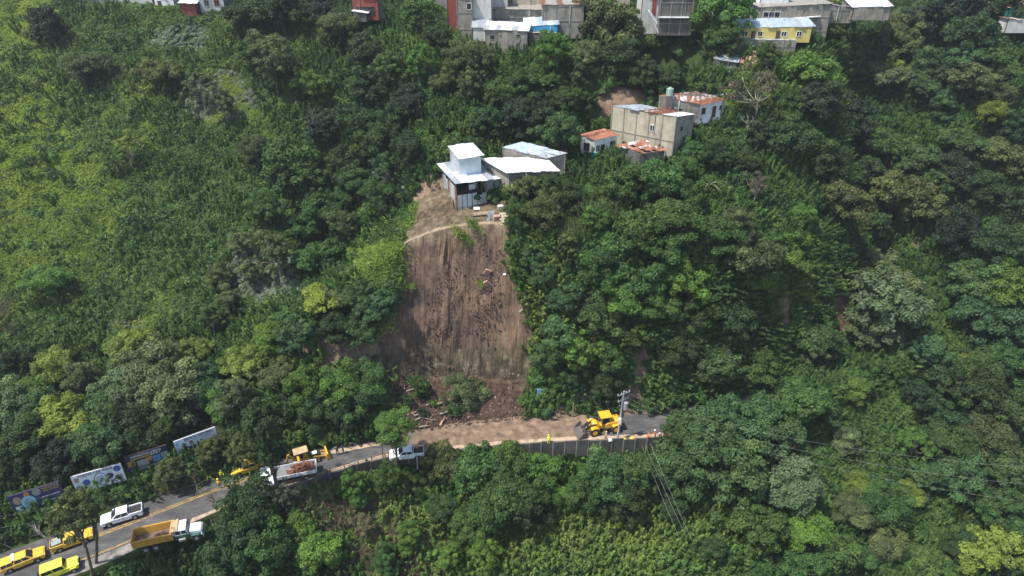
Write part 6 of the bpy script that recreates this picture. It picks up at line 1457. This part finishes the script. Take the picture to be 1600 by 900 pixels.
g = hit(843, 612); o = MB().box((0, 0, 0), (.9, .5, 1.5)).build('blue_notice_board', [simple('pale_blue_board', (.12, .28, .50), .5)], None, bevel=.03); o.location = g + Vector((0, -.9, .6)); tag(o, 'small light blue board among leaves right of the slide foot', 'board')
# clods and stones of the heap, one mass; the logs and torn bushes are things
def clods():
    rng = np.random.default_rng(9); m = MB(); r2 = random.Random(9)
    for i in range(2600):
        x = rng.uniform(-19, 3.5); y = rng.uniform(gk(4, x) - .6, gk(5, x) + .6); z = gz(x, y)
        s = abs(rng.normal(0, .10)) + .045; m.box((x, y, z + s * .8), (s * rng.uniform(.8, 1.8), s * rng.uniform(.8, 1.6), s), rng.uniform(0, 3), (0, 0, 2, 2, 0, 2, 1)[i % 7], (.6, .6), rx=rng.uniform(-.5, .5), ry=rng.uniform(-.5, .5))
    for i in range(900):                                         # clods caught in two bands on the face
        px, py = r2.choice([(765, 470, ), (775, 430), (760, 500), (700, 440), (690, 500), (660, 560)]); px += r2.gauss(0, 13); py += r2.gauss(0, 22); g = hit(px, py)
        if g is None or g.z < 3: continue
        s = abs(rng.normal(0, .09)) + .06; m.box((g.x, g.y - .3, g.z), (s * 1.5, s, s), rng.uniform(0, 3), (0, 2)[i % 2], (.6, .6), rx=rng.uniform(-.5, .5))
    o = m.build('debris', [simple('clod_earth', (.10, .062, .045), .95, var=.4), simple('pale_clod', (.22, .155, .115), .95, var=.3), simple('dark_clod', (.05, .034, .028), .95, var=.4)]); tag(o, 'brown clods and stones of the slide heap', None, None, 'stuff')
clods()
M_LOG = simple('peeled_log', (.23, .185, .14), .85, var=.3)
for (p, q, r, lab) in (((640, 662), (662, 655), .12, 'pale forked log end on the heap just right of the bright green tree'), ((656, 655), (682, 660), .09, 'long thin pale branch lying across the slide foot'), ((655, 670), (670, 668), .15, 'short thick pale log at the road edge by the slide foot'),
                       ((688, 668), (692, 660), .25, 'broken orange-brown stump at the foot of the silvery fallen tree'), ((520, 690), (560, 684), .12, 'thin pale trunk lying along the roadside left of the bright tree'), ((562, 684), (600, 680), .10, 'second thin trunk lying beside the bright green tree')):
    a = hit(*p); b = hit(*q); m = MB(); m.tube(tuple(a + Vector((0, 0, .35))), tuple(b + Vector((0, 0, .45))), r, r * .5, 8); c = a.lerp(b, .6); m.tube(tuple(c + Vector((0, 0, .4))), tuple(c + Vector((.5, .8, .9))), r * .5, r * .2, 6)
    tag(m.build('log', [M_LOG if 'orange' not in lab else BRK]), lab, 'log', 'logs and trunks brought down by the slide')
def fallen(px, py, s, ck, lab, tilt, leafy=1.0, rz=0):
    g = hit(px, py); root = empty('fallen_tree', g + Vector((0, 0, .3)), rz, lab, 'fallen tree'); k = random.choice(('airy', 'round', 'tall')); cm, tm = PROTO[k][random.randrange(3)]
    c = bpy.data.objects.new('crown', cm); COL.objects.link(c); c.parent = root; c.scale = (s * 1.1, s * .85, s * .62); c.rotation_euler = (tilt, .5, .6); b = PAL[ck]; c.color = (*b, 1); c.location = (0, 0, s * .9)
    MB().tube((-s * 5, -s * 1.5, .1), (0, 0, s), .16, .09, 7).build('trunk', [M_LOG], root)
fallen(732, 625, 1.0, 'S', 'fallen tree with silvery leaves lying on the slide heap', .6); fallen(712, 645, .5, 'C', 'dark leafy fallen crown touching the road below the silvery tree', .5); fallen(748, 604, .36, 'O', 'olive top of a fallen tree above the silvery one', .4)
fallen(655, 612, .62, 'M', 'fallen green bush in the upper left of the slide heap', .3); fallen(636, 630, .34, 'C', 'dark fallen bush on the left side of the slide heap', .3); fallen(678, 634, .24, 'B', 'small bright green uprooted shrub in the heap centre', .2); fallen(660, 650, .26, 'D', 'small dark uprooted shrub above the pale forked log', .2)
for i, px in enumerate((500, 515, 548, 575)): fallen(px, 690 - i * 2, .26, 'YOMO'[i], ['yellowish', 'olive', 'mid green', 'olive brown'][i] + ' cut branch pile on the roadside, number %s from the left' % ['one', 'two', 'three', 'four'][i], .1)
# grass tufts on the slide brink
for (px, py, s, lab) in ((738, 352, 1.5, 'large grass tuft hanging over the slide brink'), (715, 362, 1.3, 'grass tuft left of the large one on the slide brink'), (728, 372, 1.0, 'lowest pale grass tuft on the slide top'), (642, 445, .7, 'tiny grass tuft at the left of the slide face'), (751, 441, .7, 'tiny grass tuft beside the slanting brown slab')):
    g = hit(px, py); o = bpy.data.objects.new('grass_tuft', bpy.data.meshes['g0' if s != 1.3 else 'g1']); COL.objects.link(o); o.location = g + Vector((0, -.4, 0)); o.scale = (s, s, s); o.rotation_euler = (.6, 0, s); tag(o, lab, 'grass tuft')
# special plants: banana clumps, palm, cane
def frond_plant(px, py, n, L, droop, w, lab, cat, name, lift=0.0, hstem=1.5, col='B', seed=1):
    g = hit(px, py, hstem) or hit(px, py); rng = random.Random(seed); root = empty(name, g, 0, lab, cat)
    MB().tube((0, 0, -.8), (.1, 0, hstem), .16, .10, 8).build('stem', [M_BARKP], root)
    Vs = []; T_ = []
    for i in range(n):
        a = 6.283 * i / n + rng.uniform(-.3, .3); l = L * rng.uniform(.75, 1.1); up = rng.uniform(.5, 1.1); pr = None; seg = 8
        for k in range(seg + 1):
            t_ = k / seg; r_ = l * t_ * math.cos(up * (1 - t_ * .5)) ; z_ = hstem + l * (math.sin(up) * t_ - droop * t_ * t_); ww = w * math.sin(math.pi * min(.98, t_ * .9 + .08)) ** .7
            c = np.array([r_ * math.cos(a), r_ * math.sin(a), z_]); sd = np.array([-math.sin(a), math.cos(a), 0]) * ww
            if pr is not None:
                Vs.append([pr[0] - pr[1], c - sd, c + np.array([0, 0, .04]), pr[0] + np.array([0, 0, .04])]); Vs.append([pr[0] + np.array([0, 0, .04]), c + np.array([0, 0, .04]), c + sd, pr[0] + pr[1]]); tt = rng.uniform(.35, .8); T_ += [tt, tt]
            pr = (c, sd)
    me = quads_mesh('fronds', np.array(Vs), M_LEAF, attrs={'tint': np.array(T_)}); o = bpy.data.objects.new('leaves', me); COL.objects.link(o); o.parent = root; o.color = (*PAL[col], 1)
frond_plant(842, 285, 9, 3.2, .45, .32, 'banana plant with broad leaves in front of the shining roof', 'banana plant', 'banana_plant', hstem=2.6, seed=2)
frond_plant(858, 278, 6, 2.6, .2, .28, 'upright bright banana plant right of the other, by the shining roof', 'banana plant', 'banana_plant', hstem=2.4, col='Y', seed=3)
frond_plant(801, 298, 8, 2.2, .4, .22, 'banana plant with torn leaves left under the shining roof', 'banana plant', 'banana_plant', hstem=2.0, col='Y', seed=4)
frond_plant(1108, 290, 14, 3.6, .75, .16, 'pale drooping palm-like plant on the slope right of centre', 'palm', 'palm_plant', hstem=2.2, col='S', seed=5)
frond_plant(1305, 4, 16, 3.0, .6, .14, 'palm standing by the concrete building at the top edge', 'palm', 'palm_tree', hstem=6.0, col='Y', seed=6)
def cane(px, py, n, h, lab, col, seed):
    g = hit(px, py); rng = np.random.default_rng(seed); root = empty('cane_clump', g, 0, lab, 'cane clump')
    b = rng.normal(scale=.7, size=(n, 2)); t = rng.uniform(.1, 1, n); hh = rng.uniform(.6, 1, n) * h; d = rng.normal(scale=.22, size=(n, 2)) + b * .15
    C = np.stack([b[:, 0] + d[:, 0] * hh * t * t, b[:, 1] + d[:, 1] * hh * t * t, hh * t], -1); N = rng.normal(size=(n, 3)); N[:, 2] *= .15; N /= np.linalg.norm(N, axis=1, keepdims=True)
    ax = np.stack([d[:, 0] * 1.2, d[:, 1] * 1.2, np.ones(n)], -1) + rng.normal(scale=.3, size=(n, 3)); ax /= np.linalg.norm(ax, axis=1, keepdims=True); sd = np.cross(ax, N); L_ = rng.uniform(.3, .7, n)[:, None]
    V = np.stack([C - ax * L_, C - sd * .05, C + ax * L_, C + sd * .05], 1)
    me = quads_mesh('blades', V, M_LEAF, attrs={'tint': np.clip(rng.normal(.6, .2, n), 0, 1)}); o = bpy.data.objects.new('leaves', me); COL.objects.link(o); o.parent = root; o.color = (*PAL[col], 1)
    MB().tube((0, 0, -.4), (0, 0, h * .6), .08, .04, 6).build('stem', [M_BARKP], root)
cane(892, 390, 1500, 5.5, 'tall pale cane clump, lowest of the three in the middle of the trees', 'S', 1); cane(925, 355, 1500, 5.0, 'tall pale cane clump, middle of the three among the trees', 'S', 2); cane(955, 350, 1200, 4.5, 'pale cane clump, rightmost of the three among the trees', 'S', 3)
cane(1415, 60, 2600, 6.5, 'big pale green bamboo clump near the top right', 'S', 4); cane(1445, 75, 2200, 6.0, 'bamboo clump right of the big pale one near the top right', 'C', 5)
cane(400, 560, 900, 3, 'tall grass clump beside the hillside path', 'Y', 6)
# bare grey branches leaning over the road by the yellow cars
def bare_tree(px, py, h, lean, lab, seed, mat):
    g = hit(px, py); rng = random.Random(seed); root = empty('bare_tree', g, 0, lab, 'bare tree'); m = MB()
    def br(p, d, L, r, k):
        q = p + d * L; m.tube(tuple(p), tuple(q), r, r * .6, 5)
        if k: 
            for _ in range(3 if k > 2 else 2): br(q if _ else p.lerp(q, .7), (d + Vector((rng.uniform(-.7, .7), rng.uniform(-.7, .7), rng.uniform(-.2, .5)))).normalized(), L * rng.uniform(.55, .8), r * .6, k - 1)
    br(Vector((0, 0, -.3)), Vector(lean).normalized(), h * .42, .09 * h / 4, 4); m.build('trunk', [mat], root)
bare_tree(86, 850, 5.0, (-.3, -.2, 1), 'leafless pale branches spreading over the road by the yellow pickups', 1, M_BARKP); bare_tree(20, 855, 4.0, (-.6, -.1, .7), 'leafless pale brush by the covered yellow pickup', 2, M_BARKP)
bare_tree(305, 775, 4.5, (.3, .2, 1), 'dry brown bush on the roadside above the dump truck', 3, M_DRY); bare_tree(330, 790, 5, (.5, -.2, 1), 'dry branchy bush in front of the dump truck nose', 4, M_DRY); bare_tree(1370, 85, 6, (.3, 0, 1), 'bare pale branched tree under the bamboo at the top right', 5, M_BARKP)
bare_tree(1158, 225, 6, (.35, -.1, 1), 'leaning bare white limbed tree right of the concrete house', 6, M_BARKP)
# the dark trunk that crosses the flatbed truck, the slim pale trunks at the right
for (px, py, h, lean, r, lab) in ((1350, 640, 7, (.12, .05, 1), .12, 'slim pale trunk rising under the tall silvery tree'), (1450, 668, 8, (.55, .1, .8), .10, 'leaning pale trunk right of the tall silvery tree'), (1440, 655, 5, (.3, .1, 1), .10, 'short thin trunk left of the leaning pale trunk')):
    g = hit(px, py); d = Vector(lean).normalized() * h; o = MB().tube((0, 0, -1), tuple(d), r, r * .6, 7).tube(tuple(d * .7), tuple(d * .7 + Vector((-.8, 0, 1.5))), r * .5, r * .2, 5).build('dead_tree', [M_BARK]); o.location = g; tag(o, lab, 'tree trunk')
# ================================================================ labels of the trees: look first, then what they stand by
MARKS = [('the tin house', 735, 280), ('the shining roof', 815, 258), ('the white cottage', 936, 218), ('the concrete house', 1015, 195), ('the patchwork house', 1085, 158), ('the yellow house', 1213, 55), ('the rusty hut', 1166, 90),
    ('the blue house', 845, 45), ('the tall white building', 752, 15), ('the dark block building', 1060, 20), ('the white roof shed', 1364, 14), ('the bamboo clump', 1425, 70), ('the green shed', 1590, 20), ('the blue tarpaulin', 576, 28),
    ('the pink roof hut', 293, 8), ('the long tin shed', 138, 2), ('the open grass slope', 100, 240), ('the hillside path', 380, 520), ('the slide brink', 700, 350), ('the slide\'s left edge', 605, 470), ('the slide\'s right edge', 835, 470),
    ('the slide heap', 690, 610), ('the wheel loader', 935, 655), ('the utility pole', 968, 655), ('the retaining wall', 860, 712), ('the cane clumps', 925, 370), ('the drooping palm plant', 1108, 290), ('the tall silvery tree', 1395, 500),
    ('the grassy gap', 1350, 680), ('the stay cables', 1040, 770), ('the flatbed truck', 450, 735), ('the dump truck', 265, 830), ('the highest billboard', 307, 692), ('the white disc billboard', 157, 750), ('the dark blue billboard', 60, 778),
    ('the bare cliff patch', 975, 150), ('the right end of the road', 1045, 670), ('the bright green tree by the pickup', 618, 672), ('the long thin wires', 1360, 720), ('the top right corner', 1600, 0), ('the bottom right corner', 1600, 900),
    ('the top left corner', 0, 0), ('the bare earth strip', 993, 590), ('the dark ravine', 1300, 480), ('the bottom edge centre', 700, 900), ('the right edge middle', 1600, 420), ('the left edge middle', 0, 580), ('the pale rock under the trees', 540, 548)]
def size_word(r): return 'small' if r < 21 else ('medium' if r < 31 else ('large' if r < 42 else 'very large'))
def where(px, py, k):
    ds = sorted(((math.hypot(px - x, (py - y) * 1.3), n, x, y) for n, x, y in MARKS))
    d, n, x, y = ds[min(k, len(ds) - 1)]; dx, dy = px - x, py - y
    if abs(dx) > 2.2 * abs(dy): w = 'right of' if dx > 0 else 'left of'
    elif abs(dy) > 2.2 * abs(dx): w = 'below' if dy > 0 else 'above'
    else: w = ('below and ' if dy > 0 else 'above and ') + ('right of' if dx > 0 else 'left of')
    if d < 45: w = 'close ' + w.replace('below', 'below').replace('above', 'above') if ' and ' not in w else w
    return w + ' ' + n
used = {}
for tr in TREES:
    o, px, py, rp, kind, ck = tr; o['category'] = 'tree'; o['group'] = 'trees on the hillside'
    for a in range(9):
        lab = '%s %s %s tree %s' % (size_word(rp), CNAME[ck], KNAME[kind], where(px, py, 0 if a < 1 else a))
        if len(lab.split()) <= 16 and lab not in used: break
    if lab in used:
        other = used[lab]; 
        for w in ('nearer the camera', 'further back', 'with thinner top', 'with fuller top'):
            l2 = lab + ', ' + w
            if l2 not in used: lab = l2; break
    used[lab] = o; o['label'] = lab
for o in bpy.data.objects:
    if '_L' in o: del o['_L']
print('TREECOUNT', len(TREES), 'labels', len(used))
# ---------------------------------------------------------------- damp air over the valley
hz_ = MB().box((0, 850, 0), (1500, 3800, 196)); o = hz_.build('haze', [bpy.data.materials.new('damp_air')], None); o.location = (0, 0, -12)
m = o.data.materials[0]; m.use_nodes = True; nt = m.node_tree; nt.nodes.clear()
pv = nt.nodes.new('ShaderNodeVolumePrincipled'); pv.inputs['Color'].default_value = (.80, .88, 1.0, 1); pv.inputs['Density'].default_value = .00020; pv.inputs['Anisotropy'].default_value = .2
mo = nt.nodes.new('ShaderNodeOutputMaterial'); nt.links.new(pv.outputs[0], mo.inputs['Volume'])
tag(o, 'thin bluish haze in the air over the valley', None, None, 'stuff')
